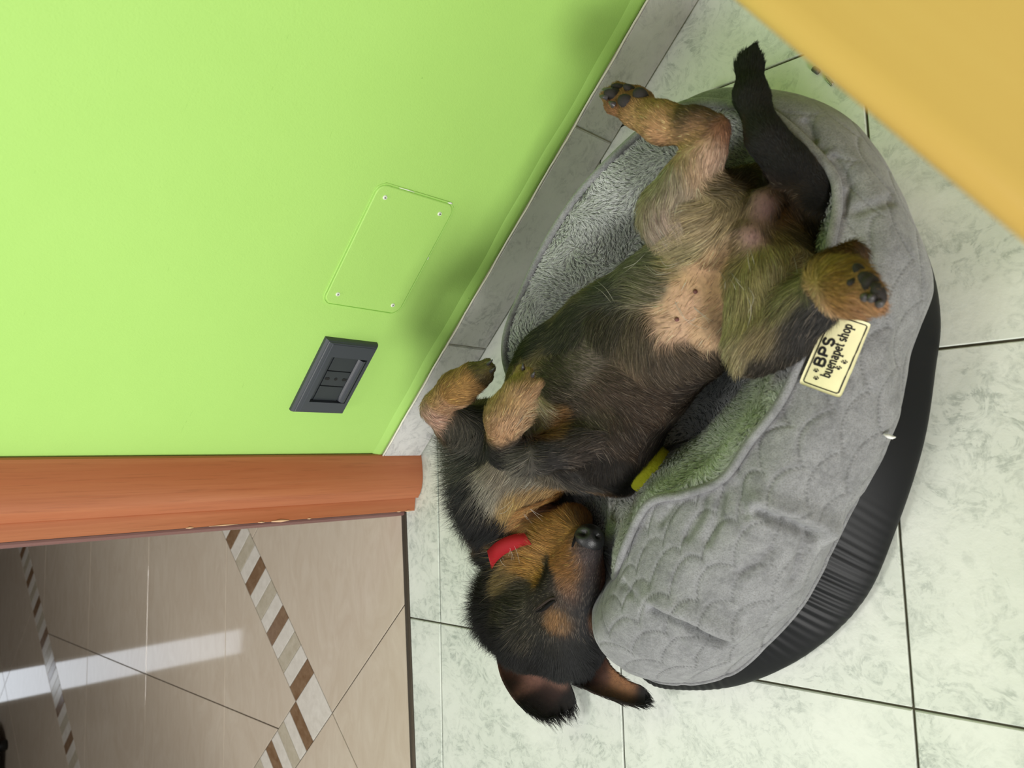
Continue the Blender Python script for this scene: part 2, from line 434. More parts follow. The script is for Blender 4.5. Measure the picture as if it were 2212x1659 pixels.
# moulded frame: outer loop at wall, domed shoulder, front loop, inner loop, recess loop
def loop(a, b, c, d_, k):
    return [bm.verts.new((x, k, z)) for x, z in ((a, c), (b, c), (b, d_), (a, d_))]
Ls = [loop(t0, t1, z0, z1, KW), loop(t0 + .0003, t1 - .0003, z0 + .0003, z1 - .0003, KW - .004), loop(t0 + .0018, t1 - .0018, z0 + .0015, z1 - .0035, KW - .0078),
      loop(t0 + .004, t1 - .004, z0 + .0035, z1 - .009, fk), loop(it0, it1, iz0, iz1, fk), loop(it0 + .0003, it1 - .0003, iz0 + .0003, iz1 - .0003, KW - .0015)]
for A, B in zip(Ls[:-1], Ls[1:]):
    for i in range(4): bm.faces.new((A[i], A[(i + 1) % 4], B[(i + 1) % 4], B[i]))
bmesh.ops.recalc_face_normals(bm, faces=bm.faces)
bmesh.ops.bevel(bm, geom=[e for e in bm.edges if all(v in Ls[3] for v in e.verts) or all(v in Ls[2] for v in e.verts)], offset=.0011, segments=2, affect='EDGES')
bm.transform(WM); from_bm('cover_plate', bm, M_socket, ps_)
mw = (it1 - it0) / 3
for i in range(3):
    a = it0 + i * mw
    nm = 'socket_module' if i == 1 else 'blank_module'
    m_ = wbox(nm, (a + .0007, KW - .0055, iz0 + .0115), (a + mw - .0004, KW - .001, iz1 - .0075), M_socketd, ps_, .0006)
    if i == 1:
        m_['label'] = 'socket module with three pin holes'
        for zc in (.2140, .2262, .2380):
            bm = bmesh.new()
            bmesh.ops.create_cone(bm, cap_ends=True, segments=18, radius1=.0024, radius2=.0024, depth=.0006)
            if zc != .2262:
                r2 = bmesh.ops.create_cone(bm, cap_ends=True, segments=18, radius1=.0021, radius2=.0021, depth=.0005)
                bmesh.ops.translate(bm, verts=r2['verts'], vec=(0, .0028 if zc > .2262 else -.0028, 0))
            bm.transform(WM @ Matrix.Translation(((it0 + it1) / 2, KW - .0056, zc)) @ Matrix.Rotation(math.pi / 2, 4, 'X'))
            from_bm('pin_hole', bm, M_hole, m_)
wbox('recess_back', (it0, KW - .0018, iz0), (it1, KW - .0008, iz1), M_hole, ps_)
wbox('upper_ledge', (it0 + .0005, KW - .0042, iz1 - .0072), (it1 - .0005, KW - .001, iz1 - .0008), M_socketd, ps_, .0005)
# rounded lip below the modules
prof = [(KW - .001, iz0 + .0008), (fk + .001, iz0 + .0012), (fk - .0012, iz0 + .004), (fk - .0008, iz0 + .0075), (KW - .0055, iz0 + .0112), (KW - .001, iz0 + .0112)]
P2 = catmull(prof, 4, False); n = len(P2)
V = [wp(it0 + .002, k_, z_) for k_, z_ in P2] + [wp(it1 - .002, k_, z_) for k_, z_ in P2]
mk('lip', V, [(i, i + 1, n + i + 1, n + i) for i in range(n - 1)] + [tuple(range(n)), tuple(range(2 * n - 1, n - 1, -1))], M_socket, ps_)

# painted junction-box cover with four screws
jc = empty('junction_cover', tuple(wp(.4865, KW, .2390)), 'green painted rectangular cover plate with four screws in the wall', 'cover')
def rrect(a, b, c, d_, r, seg=7):
    out = []
    for (cx, cz, s0) in ((b - r, d_ - r, 0), (a + r, d_ - r, 90), (a + r, c + r, 180), (b - r, c + r, 270)):
        for i in range(seg + 1):
            an = math.radians(s0 + 90 * i / seg); out.append((cx + r * math.cos(an), cz + r * math.sin(an)))
    return out
ca, cb, cc_, cd = .4050, .5680, .1815, .2945
def plate(name, rects, mat, parent):
    V = []; F = []; n = None
    for (poly, k_) in rects:
        n = len(poly); V += [wp(x, k_, z) for x, z in poly]
    for r in range(len(rects) - 1):
        for i in range(n): F.append((r * n + i, r * n + (i + 1) % n, (r + 1) * n + (i + 1) % n, (r + 1) * n + i))
    F.append(tuple((len(rects) - 1) * n + i for i in range(n))[::-1])
    return mk(name, V, F, mat, parent)
plate('plate', [(rrect(ca, cb, cc_, cd, .012), KW), (rrect(ca + .0004, cb - .0004, cc_ + .0004, cd - .0004, .0118), KW - .0011), (rrect(ca + .0014, cb - .0014, cc_ + .0014, cd - .0014, .0112), KW - .0018)], M_wall, jc)
# paint ridge that was left round the plate
rid = rrect(ca - .0016, cb + .0016, cc_ - .0016, cd + .0016, .0135)
tube('paint_ridge', [wp(x, KW - .0002, z) for x, z in rid], [.0008 + .0004 * math.sin(i * 1.7) for i in range(len(rid))], M_wall, jc, 6, True)
for (t_, z_) in ((.5535, .2805), (.5528, .1985), (.4195, .2800), (.4170, .1962)):
    bm = bmesh.new(); bmesh.ops.create_cone(bm, cap_ends=True, segments=20, radius1=.0030, radius2=.0022, depth=.0014)
    fm = Matrix.Translation(tuple(wp(t_, KW - .0023, z_))) @ WM @ Matrix.Rotation(math.pi / 2, 4, 'X')
    bm.transform(fm); sc_ = from_bm('screw', bm, M_screw, jc)
    bm = bmesh.new(); box_bm(bm, (-.0015, -.0003, .0006), (.0015, .0003, .0008)); box_bm(bm, (-.0003, -.0015, .0006), (.0003, .0015, .0008))
    bm.transform(fm); from_bm('slot', bm, simple('dark_slot', srgb(70, 90, 50), .6), sc_)
tube('chip', [wp(.5690, KW - .0008, .1875), wp(.5695, KW - .0008, .1905), wp(.5688, KW - .0008, .1945)], [.0006, .0013, .0005], M_chip, jc, 8)
tube('chip', [wp(.5690, KW - .0008, .268), wp(.5694, KW - .0008, .255), wp(.5690, KW - .0008, .246)], [.0003, .0006, .0003], M_chip, jc, 6)
tube('chip', [wp(.4900, KW - .0008, .1803), wp(.4935, KW - .0008, .1803)], [.0007, .0004], M_chip, jc, 6)

# ------------------------------------------------------------------ wooden table
e0 = at(1590, 0, .56); e1 = at(2212, 522, .56)
ex = (e1 - e0); ex /= np.linalg.norm(ex); nx_ = np.array([-ex[1], ex[0], 0])    # nx_ points over the table
tb = empty('table', tuple(np.array([e0[0], e0[1], 0]) + nx_ * .3 + ex * .2), 'honey-coloured wooden table with a rounded edge above the dog bed', 'table')
TM = Matrix([[ex[0], nx_[0], 0, e0[0]], [ex[1], nx_[1], 0, e0[1]], [0, 0, 1, 0], [0, 0, 0, 1]])
bm = bmesh.new(); box_bm(bm, (-.30, 0, .532), (.62, .62, .5605), None, .011, 5)
top = from_bm('tabletop', bm, M_table, tb); top.matrix_parent_inverse = tb.matrix_basis.inverted(); top.matrix_basis = TM
for p in top.data.polygons: p.use_smooth = p.area < .02
for lx in (-.22, .52):
    for ly in (.10, .54):
        l_ = box('leg', (lx - .022, ly - .022, 0), (lx + .022, ly + .022, .532), M_table, tb, TM, .004)
for lo, hi in (((-.2, .10, .47), (.5, .118, .532)), ((-.2, .522, .47), (.5, .54, .532))):
    box('apron', lo, hi, M_table, tb, TM, .002)

# small things on the floor
hb = at(1790, 174, 0)
hk = empty('metal_clip', tuple(hb), 'small steel clip lying on the floor at the table edge', 'clip')
d1 = at(1801, 184, .004) - at(1783, 164, .004)
tube('wire_loop', [at(1783, 164, .003), at(1788, 167, .004), at(1800, 181, .004), at(1796, 185, .003), at(1785, 172, .003)], .0011, M_steel, hk, 8, True)
tube('clip_body', [at(1757, 148, .003), at(1768, 156, .003)], .003, simple('dull_grey_metal', srgb(96, 98, 92), .5), hk, 8)
bk = empty('plastic_scrap', tuple(at(1482, 222, 0)), 'tiny black plastic scrap with a pale wire between bed rim and wall', 'scrap')
tube('scrap_body', [at(1462, 236, .05), at(1472, 228, .052), at(1482, 222, .052), at(1487, 217, .052)], [.003, .0045, .004, .0015], M_black, bk, 8)
tube('wire', [at(1466, 224, .06), at(1474, 230, .06), at(1484, 234, .06), at(1492, 238, .06)], .0007, simple('pale_wire', srgb(200, 205, 190), .5), bk, 6)
exec_marker = 1

# ------------------------------------------------------------------ dog bed
ST = [  # outer floor line, base top, outer bulge, crest, piping, lining middle, lining foot
 [(.585,.575,.004),(.588,.585,.05),(.595,.600,.10),(.598,.588,.150),(.605,.562,.160),(.600,.530,.11),(.580,.480,.05)],
 [(.645,.545,.004),(.655,.555,.05),(.672,.556,.10),(.668,.547,.150),(.645,.538,.162),(.630,.510,.11),(.600,.460,.05)],
 [(.690,.487,.004),(.700,.490,.05),(.716,.487,.10),(.710,.483,.150),(.688,.478,.160),(.665,.465,.11),(.620,.430,.05)],
 [(.715,.420,.004),(.722,.420,.05),(.738,.422,.10),(.730,.424,.148),(.694,.446,.160),(.672,.435,.11),(.630,.400,.05)],
 [(.721,.362,.004),(.720,.375,.045),(.740,.380,.09),(.724,.386,.146),(.686,.412,.160),(.657,.395,.11),(.610,.370,.05)],
 [(.714,.315,.004),(.704,.330,.05),(.718,.332,.09),(.702,.343,.146),(.674,.363,.160),(.645,.365,.11),(.580,.350,.05)],
 [(.698,.246,.004),(.685,.259,.05),(.700,.262,.09),(.676,.280,.148),(.639,.292,.160),(.610,.305,.11),(.550,.315,.05)],
 [(.669,.168,.004),(.651,.192,.05),(.660,.195,.095),(.634,.222,.150),(.604,.252,.160),(.575,.268,.11),(.520,.285,.05)],
 [(.635,.100,.004),(.605,.112,.05),(.610,.122,.10),(.585,.165,.150),(.575,.220,.158),(.545,.240,.11),(.490,.265,.05)],
 [(.575,.043,.004),(.553,.056,.045),(.550,.075,.10),(.532,.135,.150),(.535,.206,.157),(.510,.226,.11),(.460,.255,.05)],
 [(.498,.005,.004),(.502,.012,.035),(.497,.032,.09),(.488,.100,.145),(.493,.196,.156),(.472,.212,.105),(.430,.250,.05)],
 [(.427,-.010,.004),(.428,-.016,.02),(.426,.006,.08),(.432,.065,.132),(.456,.152,.146),(.442,.190,.09),(.400,.240,.05)],
 [(.378,-.010,.004),(.374,-.012,.015),(.372,.012,.065),(.388,.055,.112),(.424,.120,.118),(.415,.180,.08),(.380,.230,.05)],
 [(.345,.030,.004),(.342,.035,.015),(.347,.060,.055),(.362,.085,.080),(.388,.112,.075),(.390,.170,.06),(.370,.230,.045)],
 [(.325,.105,.004),(.320,.105,.015),(.320,.115,.040),(.335,.130,.050),(.350,.145,.050),(.370,.180,.046),(.370,.240,.042)],
 [(.285,.190,.004),(.280,.190,.020),(.275,.195,.040),(.290,.205,.050),(.305,.215,.050),(.330,.230,.046),(.360,.260,.042)],
 [(.265,.280,.004),(.260,.280,.030),(.255,.285,.060),(.265,.290,.076),(.278,.290,.076),(.310,.300,.062),(.360,.300,.047)],
 [(.272,.365,.004),(.266,.370,.050),(.262,.377,.090),(.272,.375,.122),(.281,.368,.124),(.320,.350,.090),(.370,.330,.050)],
 [(.312,.440,.004),(.313,.446,.050),(.315,.452,.100),(.327,.449,.140),(.338,.440,.143),(.372,.412,.100),(.420,.370,.050)],
 [(.385,.505,.004),(.388,.515,.050),(.393,.524,.100),(.401,.522,.146),(.409,.510,.151),(.438,.466,.110),(.470,.410,.050)],
 [(.470,.550,.004),(.475,.560,.050),(.479,.570,.100),(.484,.568,.150),(.491,.554,.155),(.507,.510,.110),(.520,.445,.050)],
 [(.540,.570,.004),(.543,.580,.050),(.548,.592,.100),(.551,.588,.153),(.554,.570,.159),(.555,.525,.110),(.550,.470,.050)],
]
ST = np.array(ST)
for i_, k_ in ((17, .75), (18, .8), (19, .8), (20, .75), (21, .55), (16, .4)): ST[i_, 4] += (ST[i_, 3] - ST[i_, 4]) * k_ + np.array([0, 0, .002])
PER = 44
rings = np.stack([catmull(ST[:, r], PER, True) for r in range(7)], 1)      # (U,7,3)
NU = len(rings)
def loft(idx, per):
    return np.stack([catmull(rings[u_][idx], per, False) for u_ in range(NU)])
def grid_faces(nu, nv, closed=True):
    F = []
    for i in range(nu if closed else nu - 1):
        j = (i + 1) % nu
        for k_ in range(nv - 1): F.append((i * nv + k_, j * nv + k_, j * nv + k_ + 1, i * nv + k_ + 1))
    return F
def grid_normals(G_):
    du = np.roll(G_, -1, 0) - np.roll(G_, 1, 0); dv = np.gradient(G_, axis=1)
    n_ = np.cross(du, dv); return n_ / (np.linalg.norm(n_, axis=2, keepdims=True) + 1e-12)
def vnoise(P, f, seed=0):
    """cheap smooth value noise from a few sines"""
    r = np.random.default_rng(seed); out = np.zeros(P.shape[:-1])
    for _ in range(7):
        d_ = r.normal(size=3); d_ *= f / np.linalg.norm(d_) * r.uniform(.6, 1.5)
        out += np.sin(P @ d_ + r.uniform(0, 6.28))
    return out / 3.0
bed = empty('dog_bed', (.50, .28, 0), 'grey quilted oval dog bed with fleece lining and black base on white tiles', 'dog bed')
qg = loft([1, 2, 3, 4], 42)                                                 # quilted cover
QN = grid_normals(qg)
cen = np.array([.5, .28, .05])
if np.mean(np.sum(QN * (qg - cen), 2)) < 0: QN = -QN
arcu = np.concatenate([[0], np.cumsum(np.linalg.norm(np.diff(qg[:, 60], axis=0), axis=1))]); Lu = arcu[-1]
sv = np.concatenate([np.zeros((NU, 1)), np.cumsum(np.linalg.norm(np.diff(qg, axis=1), axis=2), axis=1)], 1)
SU = np.broadcast_to(arcu[:, None], sv.shape)
WS = Lu / round(Lu / .058); HS = .0275; RS = WS * .58                       # fish-scale stitching: rows of arcs, each row half a scale on
dist = np.full(sv.shape, 9.)
SUw = SU + .004 * vnoise(qg, 25, 11); svw = sv + .003 * vnoise(qg, 22, 12)
for row in range(-1, 16):
    x_ = (SUw + (row % 2) * WS / 2) % WS - WS / 2
    y_ = row * HS + np.sqrt(RS ** 2 - x_ ** 2) - math.sqrt(RS ** 2 - WS ** 2 / 4)
    slope = np.abs(x_) / np.sqrt(RS ** 2 - x_ ** 2)
    dist = np.minimum(dist, np.abs(svw - y_) / np.sqrt(1 + slope ** 2))
soft = .5 + .5 * np.clip(vnoise(qg, 14, 13), -1, 1)                        # the quilting is pulled flat in places
seam = np.exp(-(dist / .0020) ** 2) * soft
puff = np.minimum(dist, .012) / .012
puff = np.minimum(dist, .009) / .009
disp = .0006 * puff ** .6 * soft - .0009 * seam + .0022 * vnoise(qg, 32, 3) + .0004 * vnoise(qg, 130, 4)
qp = qg + QN * 0
bvh_q = BVHTree.FromPolygons([tuple(v) for v in qg.reshape(-1, 3)], grid_faces(NU, qg.shape[1]))
def hit(bvh, px, py):
    h = bvh.ray_cast(Vector(CC), Vector(ray(px, py)))
    return None if h[0] is None else np.array(h[0])
flat = qg.reshape(-1, 3)
def crease(pts, depth, wd, side=0):
    global disp
    P = [hit(bvh_q, *p) for p in pts]; P = [p for p in P if p is not None]
    D = np.full(len(flat), 9.)
    for a, b in zip(P[:-1], P[1:]):
        ab = b - a; t = np.clip(((flat - a) @ ab) / (ab @ ab), 0, 1); D = np.minimum(D, np.linalg.norm(flat - a - t[:, None] * ab, axis=1))
    D = D.reshape(disp.shape); disp = disp - 1.45 * depth * np.exp(-(D / wd) ** 2)
for pts, dp, wd in [([(1640,1105),(1700,1128),(1760,1155),(1820,1180)], .009, .006), ([(1640,1090),(1720,1112),(1800,1150)], -.005, .012),
      ([(1415,1318),(1480,1345),(1560,1385),(1640,1405)], .010, .006), ([(1405,1300),(1480,1320),(1580,1360)], -.006, .014),
      ([(1560,1065),(1550,1120),(1525,1170)], .0028, .005), ([(1520,1070),(1512,1110),(1480,1160)], .0026, .005), ([(1592,1050),(1605,1085),(1610,1110)], .003, .005),
      ([(1455,1085),(1440,1110),(1425,1125)], .0025, .005), ([(1740,1170),(1725,1220),(1715,1255)], .003, .005), ([(1665,1190),(1640,1215),(1600,1240)], .0028, .005),
      ([(1880,620),(1920,700),(1900,800)], -.003, .014), ([(1800,345),(1830,400),(1815,455)], .0035, .005), ([(1740,262),(1756,300),(1752,330)], .003, .004),
      ([(1850,455),(1900,440),(1930,430)], .002, .005), ([(1330,1215),(1345,1260),(1360,1280)], .003, .005), ([(1380,1290),(1420,1320),(1500,1420)], .002, .006),
      ([(1790,340),(1812,400),(1806,440)], -.003, .006)]:
    crease(pts, dp, wd)
taper = np.ones(disp.shape); nv = disp.shape[1]; taper[:, -9:] = np.linspace(1, .1, 9)
qd = qg + QN * (disp * taper)[..., None]
def quilt_mat():
    t = NT('grey_velour_quilting'); p = t.pos()
    n = t.noise(28, 6, .7, p, .8); f = t.noise(750, 3, .7, p); g = t.noise(190, 4, .7, p)
    c = t.mix(t.ramp(n, [(.35, 0.), (.65, 1.)]), srgb(112, 113, 115), srgb(150, 151, 152)); c = t.mix(t.ramp(g, [(.35, 0.), (.7, .5)]), c, srgb(166, 167, 168)); c = t.mix(t.ramp(f, [(.36, .6), (.54, 0.)]), c, srgb(104, 104, 103))
    sa = t.n('ShaderNodeAttribute'); sa.attribute_name = 'stitch'; c = t.mix(sa.outputs['Fac'], c, srgb(84, 85, 84))
    t.base(c); t.rough(.95, .15); t.b.inputs['Sheen Weight'].default_value = .35; t.b.inputs['Sheen Roughness'].default_value = .4
    t.bump(f, .6, .0012); return t.m
M_quilt = quilt_mat()
cover = mk('quilted_cover', qd.reshape(-1, 3), grid_faces(NU, qd.shape[1]), M_quilt, bed, True)
sa_ = cover.data.attributes.new('stitch', 'FLOAT', 'POINT'); sa_.data.foreach_set('value', (.85 * np.exp(-(dist / .0012) ** 2) * soft * (np.sin(SU * 1900) > -.2)).reshape(-1).astype(np.float32))
# lower edge of the cover: turned-in hem
hem = tube('hem', qd[::4, 0] + np.array([0, 0, -.0005]), .0026, M_quilt, bed, 6, True)
# black nylon base with gathers
bg_ = np.stack([catmull(np.array([rings[u_][0] * [1, 1, 0] + [0, 0, .0015], (rings[u_][0] * .7 + rings[u_][1] * .3) + (rings[u_][0] - rings[u_][6]) * .045 * [1, 1, 0],
        rings[u_][1] - (rings[u_][1] - rings[u_][6]) * .045 * [1, 1, 0] + [0, 0, .004]]), 8, False) for u_ in range(NU)])
BN = grid_normals(bg_)
if np.mean(np.sum(BN * (bg_ - cen), 2)) < 0: BN = -BN
vv_ = np.linspace(0, 1, bg_.shape[1])[None, :]
ua = arcu[:, None]
gath = (np.sin(ua * 420 + 6 * np.sin(ua * 37)) * .6 + np.sin(ua * 690 + 4 * np.sin(ua * 23) + 2)) * (.35 + .65 * (.5 + .5 * np.sin(ua * 61 + 2 * np.sin(ua * 19))))
bd = bg_ + BN * (.0011 * gath * np.clip(vnoise(bg_, 18, 41) + .2, 0, 1) * np.clip(vv_ * 1.3 - .25, 0, 1))[..., None]
mk('base_fabric', list(bd.reshape(-1, 3)) , grid_faces(NU, bd.shape[1]) + [tuple(i * bd.shape[1] for i in range(NU))], simple('black_nylon', srgb(17, 18, 20), .45, .22, bump=(500, .1, .0003)), bed, True)
# piping along the opening
pip = rings[:, 4] + np.array([0, 0, .003])
tube('piping', pip[::3], .0042, M_quilt, bed, 10, True)
# fleece lining
lg = loft([4, 5, 6], 22)
LN = grid_normals(lg); inw = (np.array([.5, .3, .2]) - lg)
if np.mean(np.sum(LN * inw, 2)) < 0: LN = -LN
lift = np.sin(np.linspace(0, math.pi, lg.shape[1])) ** .7
lg = lg + LN * (.012 * lift[None, :] + .0025 * vnoise(lg, 60, 9))[..., None]
nvl = lg.shape[1]
LV = list(lg.reshape(-1, 3)); LF = grid_faces(NU, nvl)
ci = len(LV); LV.append(np.array([.50, .33, .045]))
for i in range(NU): LF.append((i * nvl + nvl - 1, ((i + 1) % NU) * nvl + nvl - 1, ci))
def fleece_mat(name):
    t = NT(name); n = t.noise(120, 4, .6, t.pos()); t.base(t.mix(n, srgb(120, 122, 120), srgb(150, 152, 150))); t.rough(1, .1); return t.m
lining = mk('fleece_lining', LV, LF, fleece_mat('grey_fleece'), bed, True)

# ---- hair strands
def strands(name, roots, dirs, normals, length, colors, mat, parent, npts=5, r0=.0004, lift=.35, wob=.25, curl=0.0, clump=0.0, clumpn=0):
    """real hair curves: roots (N,3), combed dirs (N,3), surface normals, lengths (N,)"""
    N = len(roots); t = np.linspace(0, 1, npts)
    lift = np.broadcast_to(lift, (N,))[:, None]
    d0 = dirs * (1 - lift) + normals * lift; d0 /= np.linalg.norm(d0, axis=1, keepdims=True) + 1e-9
    jit = rng.normal(size=(N, 3)) * wob; d1 = dirs + jit * .6 + normals * .06
    d1 /= np.linalg.norm(d1, axis=1, keepdims=True) + 1e-9
    L = length[:, None]
    P = np.empty((N, npts, 3))
    for i, tt in enumerate(t): P[:, i] = roots + L * (d0 * (tt - .5 * tt * tt) + d1 * (.5 * tt * tt + .0 * tt))
    if curl:
        ph = rng.uniform(0, 6.28, N); s1 = np.cross(dirs, normals)
        for i, tt in enumerate(t): P[:, i] += (np.sin(ph + tt * 5)[:, None] * s1 + np.cos(ph + tt * 5)[:, None] * normals) * (curl * tt * L)
    if clumpn:
        ci_ = rng.integers(0, N, clumpn)
        from mathutils.kdtree import KDTree
        kd = KDTree(clumpn)
        for a, b in enumerate(ci_): kd.insert(roots[b], a)
        kd.balance()
        own = np.array([ci_[kd.find(r)[1]] for r in roots])
        for i, tt in enumerate(t): P[:, i] += (P[own, i] - P[:, i]) * (clump * tt ** 1.2)
    hc = bpy.data.hair_curves.new(name); hc.add_curves([npts] * N)
    hc.attributes['position'].data.foreach_set('vector', P.reshape(-1).astype(np.float32))
    rad = hc.attributes.new('radius', 'FLOAT', 'POINT')
    rr = (r0 * rng.uniform(.7, 1.25, N))[:, None] * np.clip(1.05 - t ** 1.6, .12, 1)[None, :]
    rad.data.foreach_set('value', rr.reshape(-1).astype(np.float32))
    ca_ = hc.attributes.new('strand_color', 'FLOAT_COLOR', 'CURVE')
    c4 = np.concatenate([colors, np.ones((N, 1))], 1); ca_.data.foreach_set('color', c4.reshape(-1).astype(np.float32))
    na = hc.attributes.new('root_normal', 'FLOAT_VECTOR', 'CURVE')
    nn = normals + rng.normal(size=(N, 3)) * .18; nn /= np.linalg.norm(nn, axis=1, keepdims=True)
    na.data.foreach_set('vector', nn.reshape(-1).astype(np.float32))
    hc.materials.append(mat)
    o = bpy.data.objects.new(name, hc); col.objects.link(o); setp(o, parent); o['kind'] = 'stuff'
    return o
def hair_mat(name, gloss=.12, grough=.45):
    m = bpy.data.materials.new(name); m.use_nodes = True; t = m.node_tree; t.nodes.clear()
    out = t.nodes.new('ShaderNodeOutputMaterial'); a = t.nodes.new('ShaderNodeAttribute'); a.attribute_name = 'strand_color'
    nrm = t.nodes.new('ShaderNodeAttribute'); nrm.attribute_name = 'root_normal'
    ns = t.nodes.new('ShaderNodeTexNoise'); ns.inputs['Scale'].default_value = 180
    hs = t.nodes.new('ShaderNodeMix'); hs.data_type = 'RGBA'; hs.blend_type = 'MULTIPLY'; hs.inputs[0].default_value = .35
    t.links.new(a.outputs['Color'], hs.inputs[6]); t.links.new(ns.outputs['Fac'], hs.inputs[7])
    df = t.nodes.new('ShaderNodeBsdfDiffuse'); t.links.new(hs.outputs[2], df.inputs['Color']); t.links.new(nrm.outputs['Vector'], df.inputs['Normal'])
    hb_ = t.nodes.new('ShaderNodeBsdfHair'); hb_.component = 'Reflection'; hb_.inputs['RoughnessU'].default_value = grough; hb_.inputs['RoughnessV'].default_value = .8
    hb_.inputs['Color'].default_value = (.6, .6, .6, 1)
    mx = t.nodes.new('ShaderNodeMixShader'); mx.inputs[0].default_value = gloss
    t.links.new(df.outputs[0], mx.inputs[1]); t.links.new(hb_.outputs[0], mx.inputs[2]); t.links.new(mx.outputs[0], out.inputs['Surface'])
    return m
def sample(V, F, n, wfun=None):
    """n points on triangles/quads, area weighted -> position, normal"""
    V = np.asarray(V); tri = []
    for f in F:
        for k_ in range(1, len(f) - 1): tri.append((f[0], f[k_], f[k_ + 1]))
    tri = np.array(tri); A, B, C_ = V[tri[:, 0]], V[tri[:, 1]], V[tri[:, 2]]
    cr = np.cross(B - A, C_ - A); ar = np.linalg.norm(cr, axis=1); wgt = ar.copy()
    cent = (A + B + C_) / 3
    if wfun is not None: wgt = wgt * wfun(cent)
    ii = rng.choice(len(tri), n, p=wgt / wgt.sum()); r1 = np.sqrt(rng.random(n)); r2 = rng.random(n)
    P = (1 - r1)[:, None] * A[ii] + (r1 * (1 - r2))[:, None] * B[ii] + (r1 * r2)[:, None] * C_[ii]
    return P, cr[ii] / (ar[ii][:, None] + 1e-15), tri[ii], np.stack([1 - r1, r1 * (1 - r2), r1 * r2], 1)

LVa = np.array(LV)
P, Nn, _, _ = sample(LVa, LF, 140000)
inn = np.array([.5, .3, .3]) - P; Nn = np.where((np.sum(Nn * inn, 1) < 0)[:, None], -Nn, Nn)
flow = np.stack([vnoise(P, 90, 21), vnoise(P, 90, 22), vnoise(P, 90, 23)], 1) * .9 + np.array([-.25, .15, .1])
flow -= Nn * np.sum(flow * Nn, 1, keepdims=True); flow /= np.linalg.norm(flow, axis=1, keepdims=True) + 1e-9
cc = np.array(srgb(226, 229, 226))[None] * np.clip(1 + rng.normal(size=(len(P), 1)) * .14, .6, 1.4) * (1 + .12 * vnoise(P, 70, 5))[:, None]
strands('pile', P, flow, Nn, rng.uniform(.0045, .0075, len(P)), cc, hair_mat('fleece_pile', .02), lining, 4, .00027, .6, .35, .16, .72, 15000)

# white thread tufts on the hem
for (px, py) in ((1917, 938), (1728, 1328)):
    h = hit(bvh_q, px - 6, py)
    if h is not None:
        tube('thread_tuft', [h + [0, 0, .002], h + [.004, -.002, .003], h + [.006, -.003, 0], h + [.009, -.003, .002]], [.001, .0019, .0017, .0006], M_chip, bed, 7)

# ---- woven label with writing
LC = [hit(bvh_q, *p) for p in ((1810, 857), (1873, 697), (1797, 673), (1730, 828))]   # u0v0, u1v0, u1v1, u0v1
bvh_d = BVHTree.FromPolygons([tuple(v) for v in (qg + QN * .0040).reshape(-1, 3)], grid_faces(NU, qg.shape[1]))
def lab(uu, vv, h):
    p = (LC[0] * (1 - uu) + LC[1] * uu) * (1 - vv) + (LC[3] * (1 - uu) + LC[2] * uu) * vv
    q, nn, _, _ = bvh_d.find_nearest(Vector(p)); nn = np.array(nn)
    if nn @ (CC - np.array(q)) < 0: nn = -nn
    return np.array(q) + nn * h
nu_, nv_ = 26, 14
def rr_map(a, b):   # square -> softly rounded rectangle
    x, y = a * 2 - 1, b * 2 - 1; e = .022 * (abs(x) ** 14) * (abs(y) ** 14); return (x * (1 - e) + 1) / 2, (y * (1 - 2 * e) + 1) / 2
top_ = [[lab(*rr_map(i / nu_, j / nv_), .0022) for j in range(nv_ + 1)] for i in range(nu_ + 1)]
bot_ = [[lab(*rr_map(i / nu_, j / nv_), .0004) for j in range(nv_ + 1)] for i in range(nu_ + 1)]
V = [p for r in top_ for p in r] + [p for r in bot_ for p in r]; off = len(V) // 2; w1 = nv_ + 1
F = [(i * w1 + j, (i + 1) * w1 + j, (i + 1) * w1 + j + 1, i * w1 + j + 1) for i in range(nu_) for j in range(nv_)]
bl = [i * w1 for i in range(nu_ + 1)] + [nu_ * w1 + j for j in range(1, w1)] + [i * w1 + nv_ for i in range(nu_ - 1, -1, -1)] + [j for j in range(nv_ - 1, 0, -1)]
F += [(bl[i], bl[(i + 1) % len(bl)], bl[(i + 1) % len(bl)] + off, bl[i] + off) for i in range(len(bl))]
tag = mk('label_tag', V, F, simple('cream_satin', srgb(246, 240, 190), .45, .4), bed, True)
tag['label'] = 'cream stitched label with black lettering and paw prints'
M_ink = simple('black_ink', srgb(18, 16, 14), .6)
LAR = np.linalg.norm(LC[1] - LC[0]) / np.linalg.norm(LC[3] - LC[0])           # aspect
inkV = []; inkF = []
def ink_poly(pts):
    """filled convex polygon in (u, v)"""
    b = len(inkV)
    for p in pts: inkV.append(lab(p[0], p[1], .0027))
    inkF.append(tuple(range(b, b + len(pts))))
def ink_stroke(pts, wd, closed=False):
    """thick polyline, coordinates in label heights (u stretched by aspect)"""
    P = np.array(pts, float); n = len(P); segs = n if closed else n - 1
    Lf = []; Rt = []
    for i in range(n):
        a = P[i - 1] if (i > 0 or closed) else P[i]; b = P[(i + 1) % n] if (i < n - 1 or closed) else P[i]
        d_ = b - a; d_ /= np.linalg.norm(d_) + 1e-9; nn = np.array([-d_[1], d_[0]]) * wd / 2
        Lf.append(P[i] + nn); Rt.append(P[i] - nn)
    for i in range(segs):
        j = (i + 1) % n
        ink_poly([(q[0] / LAR, q[1]) for q in (Lf[i], Rt[i], Rt[j], Lf[j])])
def arc(cx, cy, rx, ry, a0, a1, n=9): return [(cx + rx * math.cos(math.radians(a0 + (a1 - a0) * i / n)), cy + ry * math.sin(math.radians(a0 + (a1 - a0) * i / n))) for i in range(n + 1)]
